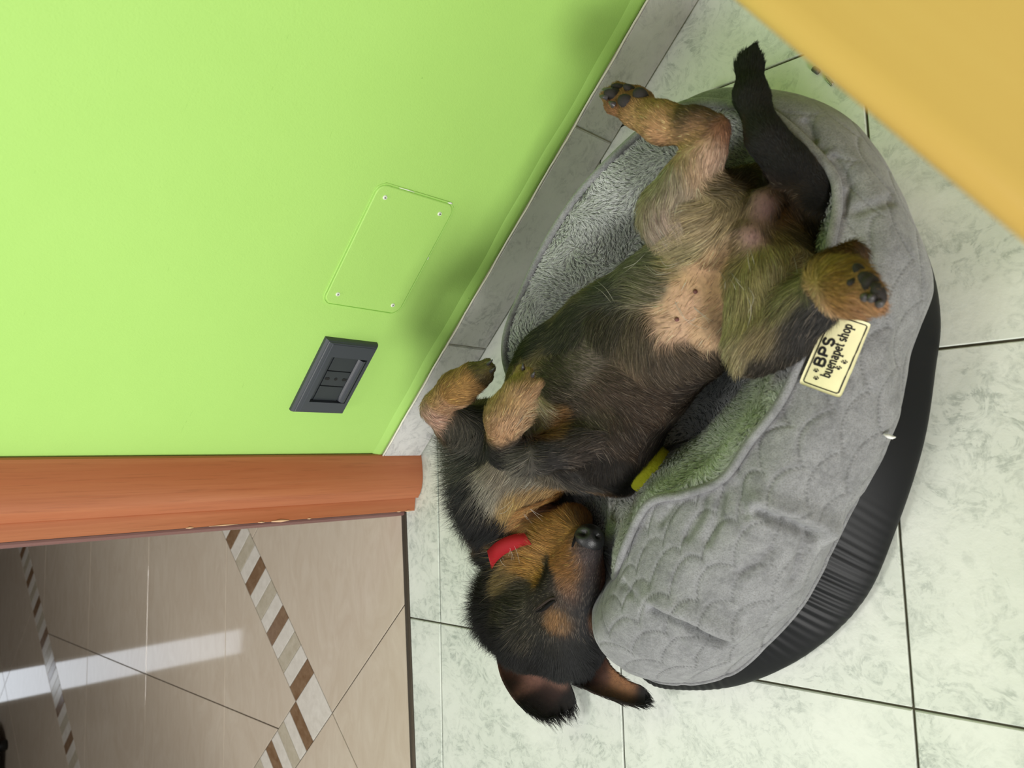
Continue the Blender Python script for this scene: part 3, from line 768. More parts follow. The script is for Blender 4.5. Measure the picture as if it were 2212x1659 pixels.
# border
bo = []
ia, ib = .085, LAR - .085
for (cx, cy, s0) in ((ib - .06, .90 - .06, 0), (ia + .06, .90 - .06, 90), (ia + .06, .09 + .06, 180), (ib - .06, .09 + .06, 270)):
    bo += arc(cx, cy, .06, .06, s0, s0 + 90, 5)
full = []
for i in range(len(bo)):
    a, b = np.array(bo[i]), np.array(bo[(i + 1) % len(bo)]); m_ = max(1, int(np.linalg.norm(b - a) / .09))
    full += [tuple(a + (b - a) * q / m_) for q in range(m_)]
ink_stroke(full, .026, True)
# big letters
def big_letters():
    h = .30; bw = .062; v0 = .565
    x = .305 * LAR
    g = {'B': [[(0, 0), (0, .5), (0, 1)], [(0, 1), (.32, 1)] + arc(.36, .76, .22, .24, 90, -90) + [(0, .52)], [(0, .52), (.36, .52)] + arc(.38, .26, .27, .26, 90, -90) + [(0, 0)]],
         'P': [[(0, 0), (0, .5), (0, 1)], [(0, 1), (.34, 1)] + arc(.36, .73, .25, .27, 90, -90) + [(0, .46)]],
         'S': [arc(.33, .74, .28, .26, 20, 270, 12) + arc(.33, .25, .30, .25, 90, -160, 12)]}
    for ch, adv in (('B', .86), ('P', .80), ('S', .8)):
        for st in g[ch]: ink_stroke([(x + p[0] * h * 1.0, v0 + bw / 2 + p[1] * (h - bw)) for p in st], bw)
        x += adv * h * 1.13
big_letters()
def small_letters():
    xh = .135; v0 = .372; x = .185 * LAR; W_ = .036; sf = .018
    def serif(cx, cy, l=.34): return [(cx - l / 2, cy), (cx + l / 2, cy)]
    bowl = lambda cx, cy, rx, ry, a0=0, a1=360: arc(cx, cy, rx, ry, a0, a1, 12)
    G_ = {  # (thick strokes, thin serif strokes, advance) in x-heights
     'b': ([[(.18, 0), (.18, 1.55)], bowl(.46, .5, .30, .46)], [[(.0, 1.55), (.2, 1.55)]], .92),
     'u': ([[(.18, 1), (.18, .3)] + arc(.44, .28, .26, .26, 180, 350, 6), [(.74, 1), (.74, 0)]], [[(.0, .98), (.2, .98)], [(.56, .98), (.76, .98)], [(.74, .03), (.94, .03)]], 1.02),
     'e': ([arc(.44, .5, .34, .46, 5, 315, 14), [(.12, .52), (.76, .52)]], [], .88),
     'n': ([[(.18, 1), (.18, 0)], [(.18, .7)] + arc(.46, .68, .26, .28, 170, 0, 6) + [(.72, 0)]], [[(.0, .98), (.2, .98)], serif(.18, .03), serif(.72, .03)], 1.02),
     'a': ([arc(.36, .72, .26, .26, 160, 0, 6) + [(.62, .1), (.78, .03)], bowl(.36, .28, .26, .26)], [], .88),
     'p': ([[(.18, 1), (.18, -.5)], bowl(.46, .5, .30, .46)], [[(.0, .98), (.2, .98)], serif(.18, -.5, .4)], .94),
     't': ([[(.26, 1.35), (.26, .2)] + arc(.42, .2, .16, .17, 180, 330, 5)], [[(.0, .97), (.56, .97)]], .66),
     's': ([arc(.34, .73, .24, .24, 30, 260, 8) + arc(.34, .27, .26, .24, 85, -150, 8)], [], .74),
     'h': ([[(.18, 1.55), (.18, 0)], [(.18, .7)] + arc(.46, .68, .26, .28, 170, 0, 6) + [(.72, 0)]], [[(.0, 1.53), (.2, 1.53)], serif(.18, .03), serif(.72, .03)], 1.02),
     'o': ([bowl(.44, .5, .34, .46)], [], .92), ' ': ([], [], .42)}
    txt = 'buenapet shop'; tot = sum(G_[c][2] for c in txt); fx = .725 * LAR / tot / xh
    for ch in txt:
        th, sr, adv = G_[ch]
        for st in th: ink_stroke([(x + p[0] * xh * fx, v0 + p[1] * xh) for p in st], W_)
        for st in sr: ink_stroke([(x + p[0] * xh * fx, v0 + p[1] * xh) for p in st], sf)
        x += adv * xh * fx
small_letters()
def paw_print(cu, cv, size, rot):
    cx, cy = cu * LAR, cv; c_, s_ = math.cos(rot), math.sin(rot)
    def ell(x, y, rx, ry): ink_poly([((cx + size * ((x + rx * math.cos(a)) * c_ - (y + ry * math.sin(a)) * s_)) / LAR, cy + size * ((x + rx * math.cos(a)) * s_ + (y + ry * math.sin(a)) * c_)) for a in np.linspace(0, 2 * math.pi, 13)[:-1]])
    ell(-.25, 0, .36, .42)
    for a in (-75, -28, 28, 75): ell(.62 * math.cos(math.radians(a)) - .12, .66 * math.sin(math.radians(a)), .25, .17)
for cu, cv in ((.137, .64), (.228, .71), (.347, .29), (.438, .23)): paw_print(cu, cv, .082, .35)
mk('lettering', inkV, inkF, M_ink, tag)

# yellow-green fuzzy toy ball squeezed between dog and bed wall
bc = at(1402, 1012, .098)
ball = empty('toy_ball', (bc[0], bc[1], .045), 'yellow-green fuzzy ball wedged between the dog and the fleece lining', 'ball')
bm = bmesh.new(); bmesh.ops.create_uvsphere(bm, u_segments=32, v_segments=20, radius=.028); bmesh.ops.translate(bm, verts=bm.verts, vec=tuple(bc))
from_bm('felt', bm, simple('yellow_green_felt', srgb(160, 164, 40), .95, .1, bump=(260, .6, .002)), ball, True)

# ------------------------------------------------------------------ dog: one body surface grown from a smooth union of tapering limbs
DOG_A, DOG_H = 'small black and tan puppy asleep on its back in the grey quilted bed', 'dog'
dog = empty('dog', (at(1400, 720, .05)[0], at(1400, 720, .05)[1], .05), DOG_A, DOG_H)
# chains of (photo x, photo y, height, radius as seen in the photo); blend radius; vertical squash
CH = [
 ([(1190,925,.112,118),(1258,868,.125,186),(1345,775,.125,170),(1445,690,.125,150),(1530,595,.122,138),(1615,500,.118,130),(1695,445,.11,95)], .02, .80),   # trunk
 ([(1185,930,.112,112),(1098,1035,.095,100),(1112,1140,.078,84),(1150,1240,.07,76)], .02, 1),           # neck
 ([(1315,945,.125,105),(1335,990,.10,78)], .018, 1),                                                   # shoulders
 ([(1050,935,.12,68),(1060,985,.11,75)], .018, 1),
 ([(1172,1342,.072,104),(1225,1368,.07,84)], .018, 1),                                                 # skull
 ([(1118,1310,.06,72)], .016, 1),                                                                      # cheek
 ([(1222,1300,.088,74),(1246,1240,.100,54),(1264,1180,.108,38)], .012, 1),                              # muzzle
 ([(1150,1228,.07,74),(1200,1168,.083,60),(1240,1130,.088,38)], .014, 1),                               # jaw
 ([(1035,930,.14,54),(978,908,.185,38),(942,888,.206,28)], .012, 1),                                   # folded forelegs
 ([(936,880,.21,29),(985,842,.224,35),(1022,814,.226,33)], .006, 1),
 ([(1018,806,.226,17),(1054,782,.222,11)], .003, 1), ([(1026,820,.229,18),(1062,795,.224,12)], .003, 1), ([(1026,836,.222,17),(1058,815,.218,11)], .003, 1),
 ([(1320,930,.16,62),(1235,962,.19,42),(1150,986,.212,35),(1088,980,.222,32)], .012, 1),
 ([(1080,970,.228,33),(1094,900,.242,42),(1122,848,.242,38)], .006, 1),
 ([(1112,846,.242,19),(1126,794,.236,12)], .003, 1), ([(1130,840,.244,19),(1144,802,.238,12)], .003, 1), ([(1142,852,.240,18),(1166,826,.234,12)], .003, 1),
 ([(1590,475,.15,96),(1510,468,.185,94),(1455,464,.20,70)], .012, 1),                                  # hind legs
 ([(1458,446,.20,62),(1490,385,.212,46),(1525,325,.216,36),(1545,288,.216,26)], .011, 1),
 ([(1547,275,.216,27),(1500,276,.218,36),(1430,266,.218,37),(1375,240,.218,35)], .007, 1),
 ([(1378,240,.218,28),(1320,230,.220,16)], .003, 1), ([(1372,224,.218,27),(1310,206,.219,15)], .003, 1), ([(1366,214,.215,24),(1334,190,.215,15)], .003, 1), ([(1390,220,.214,25),(1376,198,.213,15)], .003, 1),
 ([(1655,530,.14,84),(1665,620,.165,86),(1648,718,.175,72)], .012, 1),
 ([(1632,762,.17,48),(1690,712,.178,60),(1755,655,.19,47),(1805,602,.198,34),(1838,556,.200,26)], .011, 1),
 ([(1838,552,.20,28),(1800,598,.222,48),(1826,624,.246,50),(1858,638,.260,42)], .008, 1),
 ([(1858,606,.264,24),(1872,600,.272,17)], .003, 1), ([(1872,626,.268,26),(1892,630,.278,18)], .003, 1), ([(1868,654,.262,26),(1896,660,.272,17)], .003, 1), ([(1845,660,.252,24),(1862,672,.256,16)], .003, 1),
 ([(1788,485,.12,43),(1748,408,.155,43),(1698,350,.182,38),(1654,298,.198,34),(1622,205,.198,29),(1619,140,.19,21),(1631,100,.18,9)], .010, 1),   # tail
 ([(1652,440,.180,34),(1640,462,.180,32)], .007, 1), ([(1620,512,.186,36)], .007, 1),
]
VX = .0036
lo = np.array([.07, -.12, .012]); hi = np.array([.86, .66, .33])
dims = np.ceil((hi - lo) / VX).astype(int) + 1
gx, gy, gz = [lo[i] + VX * np.arange(dims[i]) for i in range(3)]
D = np.full(dims, .2, np.float32)
PR = []
def add_chain(chain, k_, zs):
    global D
    W = [(at(a, b, z), r * np.linalg.norm(at(a, b, z) - CC) / CF) for a, b, z, r in chain]
    if len(W) == 1: W = [W[0], (W[0][0] + np.array([0, 0, .0005]), W[0][1])]
    P = np.array([w_[0] for w_ in W]); R_ = max(w_[1] for w_ in W)
    pad = R_ + k_ + 4 * VX
    i0 = np.maximum(((P.min(0) - pad - lo) / VX).astype(int), 0); i1 = np.minimum(((P.max(0) + pad - lo) / VX).astype(int) + 2, dims)
    sl = tuple(slice(a, b) for a, b in zip(i0, i1))
    X, Y, Z = np.meshgrid(gx[sl[0]], gy[sl[1]], gz[sl[2]], indexing='ij'); Q = np.stack([X, Y, Z], -1)
    best = None
    for (a, ra), (b, rb) in zip(W[:-1], W[1:]):
        ab = b - a; t = np.clip(((Q - a) @ ab) / (ab @ ab), 0, 1)
        dv = Q - a - t[..., None] * ab
        if zs != 1: dv = dv * np.array([1, 1, 1 / zs])
        d_ = np.linalg.norm(dv, axis=-1) - (ra + (rb - ra) * t)
        best = d_ if best is None else np.minimum(best, d_) - .25 * np.maximum(.012 - np.abs(best - d_), 0) ** 2 / .012
    cur = D[sl]; h = np.maximum(k_ - np.abs(cur - best), 0) / k_
    D[sl] = np.minimum(cur, best) - h * h * k_ * .25
for c_, k_, z_ in CH: add_chain(c_, k_, z_)
def surface_nets(D):
    inside = D < 0
    n = np.array(D.shape) - 1
    cs = np.zeros(tuple(n), int)
    for a in (0, 1):
        for b in (0, 1):
            for c_ in (0, 1): cs += inside[a:n[0] + a, b:n[1] + b, c_:n[2] + c_]
    act = (cs > 0) & (cs < 8); idx = -np.ones(tuple(n), int); ijk = np.argwhere(act); idx[act] = np.arange(len(ijk))
    acc = np.zeros((len(ijk), 3)); cnt = np.zeros(len(ijk))
    cor = [(a, b, c_) for a in (0, 1) for b in (0, 1) for c_ in (0, 1)]
    for p in range(8):
        for q in range(p + 1, 8):
            if sum(abs(cor[p][i] - cor[q][i]) for i in range(3)) != 1: continue
            dp = D[tuple((ijk + cor[p]).T)]; dq = D[tuple((ijk + cor[q]).T)]
            m_ = (dp < 0) != (dq < 0); t = np.where(m_, dp / np.where(dp == dq, 1, dp - dq), 0)
            acc += np.where(m_[:, None], np.array(cor[p]) + t[:, None] * (np.array(cor[q]) - np.array(cor[p])), 0); cnt += m_
    V = lo + VX * (ijk + acc / cnt[:, None]); F = []
    for ax in range(3):
        o1, o2 = [(1, 2), (2, 0), (0, 1)][ax]
        sA = [slice(None)] * 3; sB = [slice(None)] * 3; sA[ax] = slice(0, -1); sB[ax] = slice(1, None)
        ch = inside[tuple(sA)] != inside[tuple(sB)]; pt = np.argwhere(ch)
        pt = pt[(pt[:, o1] > 0) & (pt[:, o2] > 0) & (pt[:, o1] < n[o1]) & (pt[:, o2] < n[o2]) & (pt[:, ax] < n[ax])]
        e1_ = np.zeros(3, int); e1_[o1] = 1; e2_ = np.zeros(3, int); e2_[o2] = 1
        q = np.stack([idx[tuple((pt - e1_ - e2_).T)], idx[tuple((pt - e2_).T)], idx[tuple(pt.T)], idx[tuple((pt - e1_).T)]], 1)
        fl = inside[tuple(pt.T)]; q[~fl] = q[~fl][:, ::-1]; F.append(q)
    return V, np.concatenate(F)
BV, BF = surface_nets(D)
def laplace(V, F, it, lam=.5):
    e = np.concatenate([F[:, [0, 1]], F[:, [1, 2]], F[:, [2, 3]], F[:, [3, 0]]]); e = np.concatenate([e, e[:, ::-1]])
    cnt = np.bincount(e[:, 0], minlength=len(V))[:, None]
    for _ in range(it):
        s_ = np.stack([np.bincount(e[:, 0], V[e[:, 1], i], minlength=len(V)) for i in range(3)], 1); V = V + lam * (s_ / np.maximum(cnt, 1) - V)
    return V
BV = laplace(BV, BF, 3)
def vnormals(V, F):
    fn = np.cross(V[F[:, 2]] - V[F[:, 0]], V[F[:, 3]] - V[F[:, 1]]); N = np.zeros_like(V)
    for k_ in range(F.shape[1]):
        for i in range(3): N[:, i] += np.bincount(F[:, k_], fn[:, i], minlength=len(V))
    return N / (np.linalg.norm(N, axis=1, keepdims=True) + 1e-12)
BNr = vnormals(BV, BF)
bvh_b = BVHTree.FromPolygons([tuple(v) for v in BV], [tuple(f) for f in BF])

# combing strokes: where the hair starts, which way it lies, its length in mm, its colour, how dense it is
ST_ = [
 (1120,760,1100,700,16,(52,54,44)),(1150,730,1100,770,18,(58,58,48)),(1230,700,1180,750,18,(78,76,64)),(1310,690,1305,760,18,(92,84,70)),(1390,720,1420,790,18,(98,86,68)),
 (1450,780,1500,830,16,(90,76,60)),(1540,800,1570,830,16,(80,68,54)),(1250,790,1290,800,8,(118,106,98)),(1200,820,1240,860,11,(96,86,76)),(1300,850,1350,880,12,(86,70,58)),
 (1400,880,1450,910,12,(78,62,48)),(1480,850,1520,880,12,(62,50,40)),(1250,900,1290,930,12,(86,74,64)),(1350,950,1390,1000,14,(64,50,38)),(1300,1010,1310,1060,16,(40,34,28)),
 (1420,960,1440,990,14,(50,40,32)),(1250,1060,1260,1090,16,(24,24,22)),(1350,1040,1360,1070,14,(26,24,22)),  # dark fur, blackened further with the shade of the gap beside the neck
 (1150,900,1168,918,24,(232,214,172)),(1135,905,1150,930,20,(214,180,140)),(1075,1048,1058,1066,32,(158,152,136),.8),(1135,1030,1120,1050,26,(140,134,118),.9),(1230,1106,1224,1086,14,(172,126,66)),(1180,1096,1164,1080,20,(178,132,76)),(1268,1118,1272,1098,8,(150,104,56)),(1205,1145,1165,1135,18,(180,132,70)),(1225,1215,1185,1215,8,(168,118,66)),(1130,990,1080,1010,26,(98,94,84)),(1090,1030,1060,1060,30,(148,138,120)),(1010,930,990,990,26,(88,86,68)),(1000,1000,960,1030,44,(80,82,70)),(1010,1060,970,1090,48,(44,46,44)),
 (1030,1100,990,1130,48,(30,30,30)),(1060,1130,1030,1160,30,(24,24,24)),(1110,1070,1100,1100,26,(186,156,100)),(1150,1060,1130,1090,26,(166,136,90)),(1180,1030,1170,1060,22,(112,104,88)),(1220,1030,1230,1060,20,(66,62,56)),
 (1250,1110,1230,1090,12,(152,116,64)),(1200,1130,1160,1110,20,(182,134,72)),(1180,1110,1150,1140,24,(186,138,82)),(1150,1180,1110,1170,24,(180,134,76)),(1210,1190,1160,1190,14,(180,128,72)),
 (1240,1230,1190,1230,9,(158,112,64)),(1160,1230,1110,1230,22,(170,126,62)),(1100,1240,1060,1250,26,(130,110,64)),(1120,1200,1080,1200,22,(160,122,72)),
 (1258,1215,1256,1250,3,(92,76,72)),(1278,1205,1276,1240,3,(78,70,72)),(1272,1232,1270,1270,3,(74,66,68)),(1268,1262,1264,1300,4,(62,56,56)),(1285,1240,1284,1280,3,(70,60,60)),(1262,1290,1260,1330,6,(52,50,50)),(1304,1230,1308,1290,5,(130,78,54)),(1300,1285,1302,1320,6,(70,56,46)),(1225,1270,1190,1285,7,(150,110,76)),(1235,1290,1232,1320,6,(110,84,70)),
 (1180,1240,1140,1250,9,(40,38,32)),(1190,1275,1150,1285,4,(72,66,62)),(1170,1300,1140,1315,4,(60,54,48)),(1180,1255,1150,1265,7,(44,40,36)),(1205,1290,1190,1300,4,(84,70,60)),(1130,1280,1080,1290,14,(66,60,40)),(1100,1320,1050,1330,20,(50,48,34)),(1150,1320,1110,1340,9,(62,56,42)),
 (1200,1335,1180,1370,9,(152,114,72)),(1218,1345,1205,1380,9,(134,102,68)),(1240,1325,1236,1370,7,(52,51,52)),(1228,1300,1226,1330,5,(64,56,50)),(1185,1385,1175,1420,12,(48,44,36)),(1225,1385,1220,1425,10,(42,40,38)),(1250,1350,1250,1400,9,(44,44,46)),(1160,1345,1135,1370,9,(52,48,36)),(1260,1310,1262,1370,8,(50,51,54)),(1290,1320,1295,1360,8,(168,114,70)),(1130,1370,1100,1400,16,(56,52,38)),
 (1060,1290,1015,1275,44,(24,24,22)),(1058,1330,1015,1335,44,(22,22,20)),(1065,1365,1030,1385,40,(22,22,20)),(1090,1395,1060,1415,28,(22,22,20)),(1065,1235,1030,1240,34,(40,40,32)),(1180,1400,1160,1450,18,(36,36,37)),(1200,1435,1195,1475,26,(32,32,33)),(1140,1420,1120,1455,20,(30,28,27)),(1240,1400,1232,1450,18,(38,38,40)),(1250,1440,1255,1475,26,(30,30,32)),(1290,1400,1300,1450,16,(32,32,34)),
 (930,860,980,820,9,(180,146,96)),(990,830,1040,790,8,(172,132,76)),(960,890,1010,860,9,(188,148,112)),(925,892,950,904,10,(200,162,140)),(1045,788,1062,776,4,(120,104,64)),(1000,925,1010,960,14,(70,66,52)),(1040,940,1030,980,18,(60,60,48)),
 (1080,945,1100,890,9,(190,152,114)),(1100,870,1120,810,8,(184,150,100)),(1135,855,1150,820,8,(182,146,108)),(1125,812,1132,797,4,(164,134,88)),(1110,920,1140,890,10,(192,156,120)),(1085,982,1120,995,9,(38,36,34)),(1170,985,1220,975,12,(56,52,50)),(1245,945,1290,935,14,(70,60,52)),(1190,925,1230,930,20,(150,112,72)),
 (1450,400,1440,450,16,(186,170,150)),(1420,460,1450,500,18,(194,172,158)),(1520,480,1480,500,18,(178,160,126)),(1570,460,1540,500,18,(158,142,106)),(1480,530,1430,530,20,(162,150,112)),(1560,400,1600,420,16,(120,106,76)),(1650,400,1690,430,16,(110,92,64)),(1600,380,1620,370,16,(80,64,48)),
 (1500,350,1480,400,12,(198,168,138)),(1540,330,1510,380,10,(204,172,148)),(1560,280,1555,320,6,(140,96,68)),(1500,290,1440,270,6,(192,150,112)),(1430,285,1380,255,6,(194,150,110)),(1480,262,1420,245,5,(104,78,60)),(1530,262,1500,255,5,(110,80,60)),(1360,255,1320,235,5,(188,146,104)),(1345,225,1315,210,4,(150,104,74)),
 (1500,600,1450,640,9,(210,172,136),.16),(1480,650,1430,700,9,(216,176,148),.12),(1540,620,1500,660,9,(208,170,134),.16),(1540,700,1490,740,10,(206,172,136),.25),(1440,700,1390,730,11,(208,172,144),.2),(1380,580,1340,600,22,(130,124,110)),(1400,620,1350,630,22,(140,130,114),.7),(1330,630,1290,640,22,(90,88,84)),
 (1460,560,1410,570,18,(180,160,126),.7),(1560,560,1520,580,14,(190,160,122),.5),
 (1640,560,1650,610,22,(172,160,112)),(1680,560,1700,620,24,(180,166,132)),(1600,680,1590,760,24,(178,164,122)),(1590,740,1590,790,22,(172,158,120)),(1650,720,1620,780,20,(158,142,104)),(1700,640,1680,700,22,(160,150,110)),(1700,730,1670,770,14,(60,56,52)),(1740,690,1700,740,11,(54,52,50)),(1762,642,1740,662,10,(208,170,130)),(1745,570,1755,620,22,(178,164,128)),(1720,490,1750,530,18,(80,70,48)),(1690,460,1720,490,12,(140,110,74)),(1660,780,1650,800,12,(60,54,46)),
 (1780,580,1820,560,12,(160,130,62)),(1790,620,1840,620,8,(152,116,64)),(1800,650,1850,665,9,(172,128,80)),(1850,660,1890,670,9,(178,134,94)),(1838,548,1850,562,8,(104,72,40)),
 (1750,430,1715,370,4,(18,18,18)),(1690,400,1670,360,4,(18,18,18)),(1655,330,1640,290,4,(17,17,17)),(1630,265,1615,225,4,(17,17,17)),(1600,205,1600,170,5,(18,18,18)),(1700,300,1680,260,4,(17,17,17)),(1700,350,1670,290,4,(17,17,17)),(1650,260,1630,210,4,(17,17,17)),(1620,180,1618,140,6,(18,18,18)),(1625,120,1635,95,10,(18,18,18)),
 (1652,432,1648,450,2.5,(130,100,100),.2),(1638,468,1630,480,2.5,(120,92,88),.3),(1690,430,1712,450,12,(96,74,50)),(1680,470,1700,500,14,(112,92,60)),(1600,450,1590,480,14,(136,124,88)),(1655,492,1660,520,14,(120,104,70)),(1595,540,1580,560,12,(150,130,96)),(1648,450,1640,470,2.5,(134,104,104),.25),(1622,512,1615,535,2.5,(146,114,112),.25),
]
CP = []; CD = []; CL = []; CC_ = []; CDn = []
for s_ in ST_:
    a = hit(bvh_b, s_[0], s_[1])
    if a is None: continue
    b = hit(bvh_b, s_[2], s_[3])
    if b is None or np.linalg.norm(b - a) > .09: b = at(s_[2], s_[3], a[2])
    d_ = b - a; CP.append(a); CD.append(d_ / np.linalg.norm(d_)); CL.append(s_[4] / 1000); CC_.append(srgb(*s_[5])); CDn.append(s_[6] if len(s_) > 6 else 1.)
CP, CD, CL, CC_, CDn = map(np.array, (CP, CD, CL, CC_, CDn))
def comb(P):
    out_d = np.empty((len(P), 3)); out_l = np.empty(len(P)); out_c = np.empty((len(P), 3)); out_n = np.empty(len(P))
    for i in range(0, len(P), 20000):
        d2 = ((P[i:i + 20000, None] - CP[None]) ** 2).sum(2)
        wn = np.exp(-d2 / .0105 ** 2) + 1e-6 / (d2 + 1e-5) ** 1.5 * 1e-3; ws = wn / wn.sum(1, keepdims=True)
        out_d[i:i + 20000] = ws @ CD; out_l[i:i + 20000] = ws @ CL; out_c[i:i + 20000] = ws @ CC_; out_n[i:i + 20000] = ws @ CDn
    return out_d, out_l, out_c, out_n
def coat_mat():
    t = NT('dog_skin'); a = t.n('ShaderNodeAttribute'); a.attribute_name = 'coat'
    n = t.noise(220, 4, .6, t.pos()); t.base(t.mix(t.ramp(n, [(.3, .35), (.7, 0.)]), a.outputs['Color'], (.03, .025, .02))); t.rough(.8, .2); t.bump(n, .3, .0008); return t.m
body = mk('body', BV, BF, coat_mat(), dog, True)
_, _, bc_, bn_ = comb(BV)
bc_ = bc_ * (.75 + .25 * (1 - bn_))[:, None]
at_ = body.data.color_attributes.new('coat', 'FLOAT_COLOR', 'POINT'); at_.data.foreach_set('color', np.concatenate([bc_, np.ones((len(BV), 1))], 1).reshape(-1).astype(np.float32))

# ears: thin cupped leaves with a rim, each its own part
def leaf(name, spine, widths, cup, label=None):
    """spine: (px, py, height) along the ear, widths in px; cupped sheet with thickness"""
    S_ = catmull([np.append(at(a, b, z), w_ * np.linalg.norm(at(a, b, z) - CC) / CF) for (a, b, z), w_ in zip(spine, widths)], 8, False)
    C3, Wd = S_[:, :3], S_[:, 3]; n = len(C3); m_ = 15; V = []; 
    tn = np.gradient(C3, axis=0); tn /= np.linalg.norm(tn, axis=1, keepdims=True)
    vw = CC - C3; vw /= np.linalg.norm(vw, axis=1, keepdims=True)
    sd = np.cross(tn, vw); sd /= np.linalg.norm(sd, axis=1, keepdims=True); up = np.cross(sd, tn)
    for side in (0, 1):
        for i in range(n):
            for j in range(m_):
                a = -1 + 2 * j / (m_ - 1); th = .0022 * (1 - .8 * abs(a) ** 3)
                V.append(C3[i] + sd[i] * a * Wd[i] + up[i] * (cup * Wd[i] * (a * a - .5) * (1.0 if cup > 0 else 1) + (th if side == 0 else -th)))
    F = []
    for side in (0, 1):
        o_ = side * n * m_
        for i in range(n - 1):
            for j in range(m_ - 1):
                q = (o_ + i * m_ + j, o_ + (i + 1) * m_ + j, o_ + (i + 1) * m_ + j + 1, o_ + i * m_ + j + 1); F.append(q if side == 0 else q[::-1])
    bl = [(i * m_) for i in range(n)] + [(n - 1) * m_ + j for j in range(1, m_)] + [i * m_ + m_ - 1 for i in range(n - 2, -1, -1)] + [j for j in range(m_ - 2, 0, -1)]
    for i in range(len(bl)): a, b = bl[i], bl[(i + 1) % len(bl)]; F.append((b, a, a + n * m_, b + n * m_))
    o = mk(name, V, F, M_skin, dog, True)
    return o, np.array(V), F
M_skin = body.data.materials[0]
ears = []
for sp_, wd_, cup in (([(1080,1395,.05),(1120,1440,.052),(1165,1482,.046),(1205,1520,.034),(1216,1538,.028)], [12,42,54,40,16], .5),
                      ([(1268,1440,.062),(1305,1470,.058),(1345,1492,.048),(1380,1502,.038),(1394,1504,.034)], [46,30,22,19,11], .6)):
    ears.append(leaf('ear', sp_, wd_, cup))
ESTR = [  # combing of the ears
 (1085,1400,1105,1430,8,(64,38,28)),(1120,1440,1150,1475,6,(92,60,48)),(1150,1465,1180,1490,5,(128,92,80)),(1185,1465,1205,1480,5,(140,104,88)),(1120,1470,1150,1500,10,(40,28,24)),(1175,1500,1200,1525,9,(52,36,32)),
 (1205,1530,1215,1550,22,(24,22,22)),(1225,1490,1232,1520,14,(26,24,24)),(1165,1515,1190,1540,16,(24,22,22)),
 (1280,1455,1305,1470,10,(40,34,30)),(1310,1472,1340,1485,5,(84,58,48)),(1345,1482,1370,1492,8,(140,98,66)),(1340,1502,1362,1515,16,(26,24,24)),(1385,1500,1400,1512,16,(24,24,26)),(1300,1492,1320,1505,16,(28,24,24))]
EP = np.array([at(s_[0], s_[1], .045) for s_ in ESTR]); ED = np.array([at(s_[2], s_[3], .040) - at(s_[0], s_[1], .045) for s_ in ESTR]); ED /= np.linalg.norm(ED, axis=1, keepdims=True)
EL = np.array([s_[4] / 1000 for s_ in ESTR]); EC = np.array([srgb(*s_[5]) for s_ in ESTR])
def ecomb(P):
    d2 = ((P[:, None, :2] - EP[None, :, :2]) ** 2).sum(2); w_ = np.exp(-d2 / .010 ** 2) + 1e-9 / (d2 + 1e-6); w_ /= w_.sum(1, keepdims=True)
    return w_ @ ED, w_ @ EL, w_ @ EC
earfur = []
for (o, V, F) in ears:
    _, _, ec = ecomb(V); a_ = o.data.color_attributes.new('coat', 'FLOAT_COLOR', 'POINT'); a_.data.foreach_set('color', np.concatenate([ec, np.ones((len(V), 1))], 1).reshape(-1).astype(np.float32))

def on_body(pts, h):
    out = []
    for p in pts:
        q = hit(bvh_b, *p)
        if q is not None: out.append(q + (CC - q) / np.linalg.norm(CC - q) * h)
    return catmull(out, 5, False)
cp = on_body([(1042,1228),(1043,1210),(1052,1190),(1068,1174),(1088,1162),(1110,1154),(1132,1150)], .010)
cq = on_body([(1060,1246),(1062,1232),(1072,1214),(1090,1198),(1110,1188),(1130,1180),(1148,1176)], .010)
colmid = np.concatenate([cp, cq])
# coat: strands rooted all over the body
M_fur = hair_mat('dog_fur', .06, .4)
NH = 230000
bp, bn0, btri, bw = sample(BV, [tuple(f) for f in BF], NH, lambda c_: np.where(c_[:, 2] < .035, .15, 1.) * (1 + 1.2 * (c_[:, 1] < .2)))
bnn = (BNr[btri] * bw[..., None]).sum(1); bnn /= np.linalg.norm(bnn, axis=1, keepdims=True)
dd, ll, cl, dn = comb(bp)
keep = rng.random(NH) < dn
noz = np.linalg.norm(bp - at(1272, 1158, .108), axis=1) > .017
keep &= noz
keep &= (np.sqrt(((bp[:, None] - colmid[None, ::2]) ** 2).sum(2)).min(1) > .013) | (rng.random(NH) < .06)
bp, bnn, dd, ll, cl = bp[keep], bnn[keep], dd[keep], ll[keep], cl[keep]
dd = dd + .35 * np.stack([vnoise(bp, 80, 31), vnoise(bp, 80, 32), vnoise(bp, 80, 33)], 1)
dd -= bnn * np.sum(dd * bnn, 1, keepdims=True); dd /= np.linalg.norm(dd, axis=1, keepdims=True) + 1e-9
N_ = len(bp)
lum = cl.mean(1, keepdims=True)
cl = cl * np.where(lum < .09, .66, np.where(lum < .16, .85, 1.))
var = np.exp(rng.normal(size=(N_, 1)) * .38)
tips = (rng.random((N_, 1)) < .10) * (lum < .16) * (lum > .022)                # pale agouti hairs in the dark coat
cf = np.clip(cl * var + tips * np.array([[.16, .13, .10]]), .004, .9)
strands('fur', bp, dd, bnn, ll * rng.uniform(.65, 1.2, N_), cf, M_fur, body, 6, .00019, np.clip(.16 + .09 * (ll > .02) + .12 * (ll > .03) + .16 * (ll > .038), 0, 1), .24 + .25 * (ll > .03)[:, None], .02, .22, 16000)
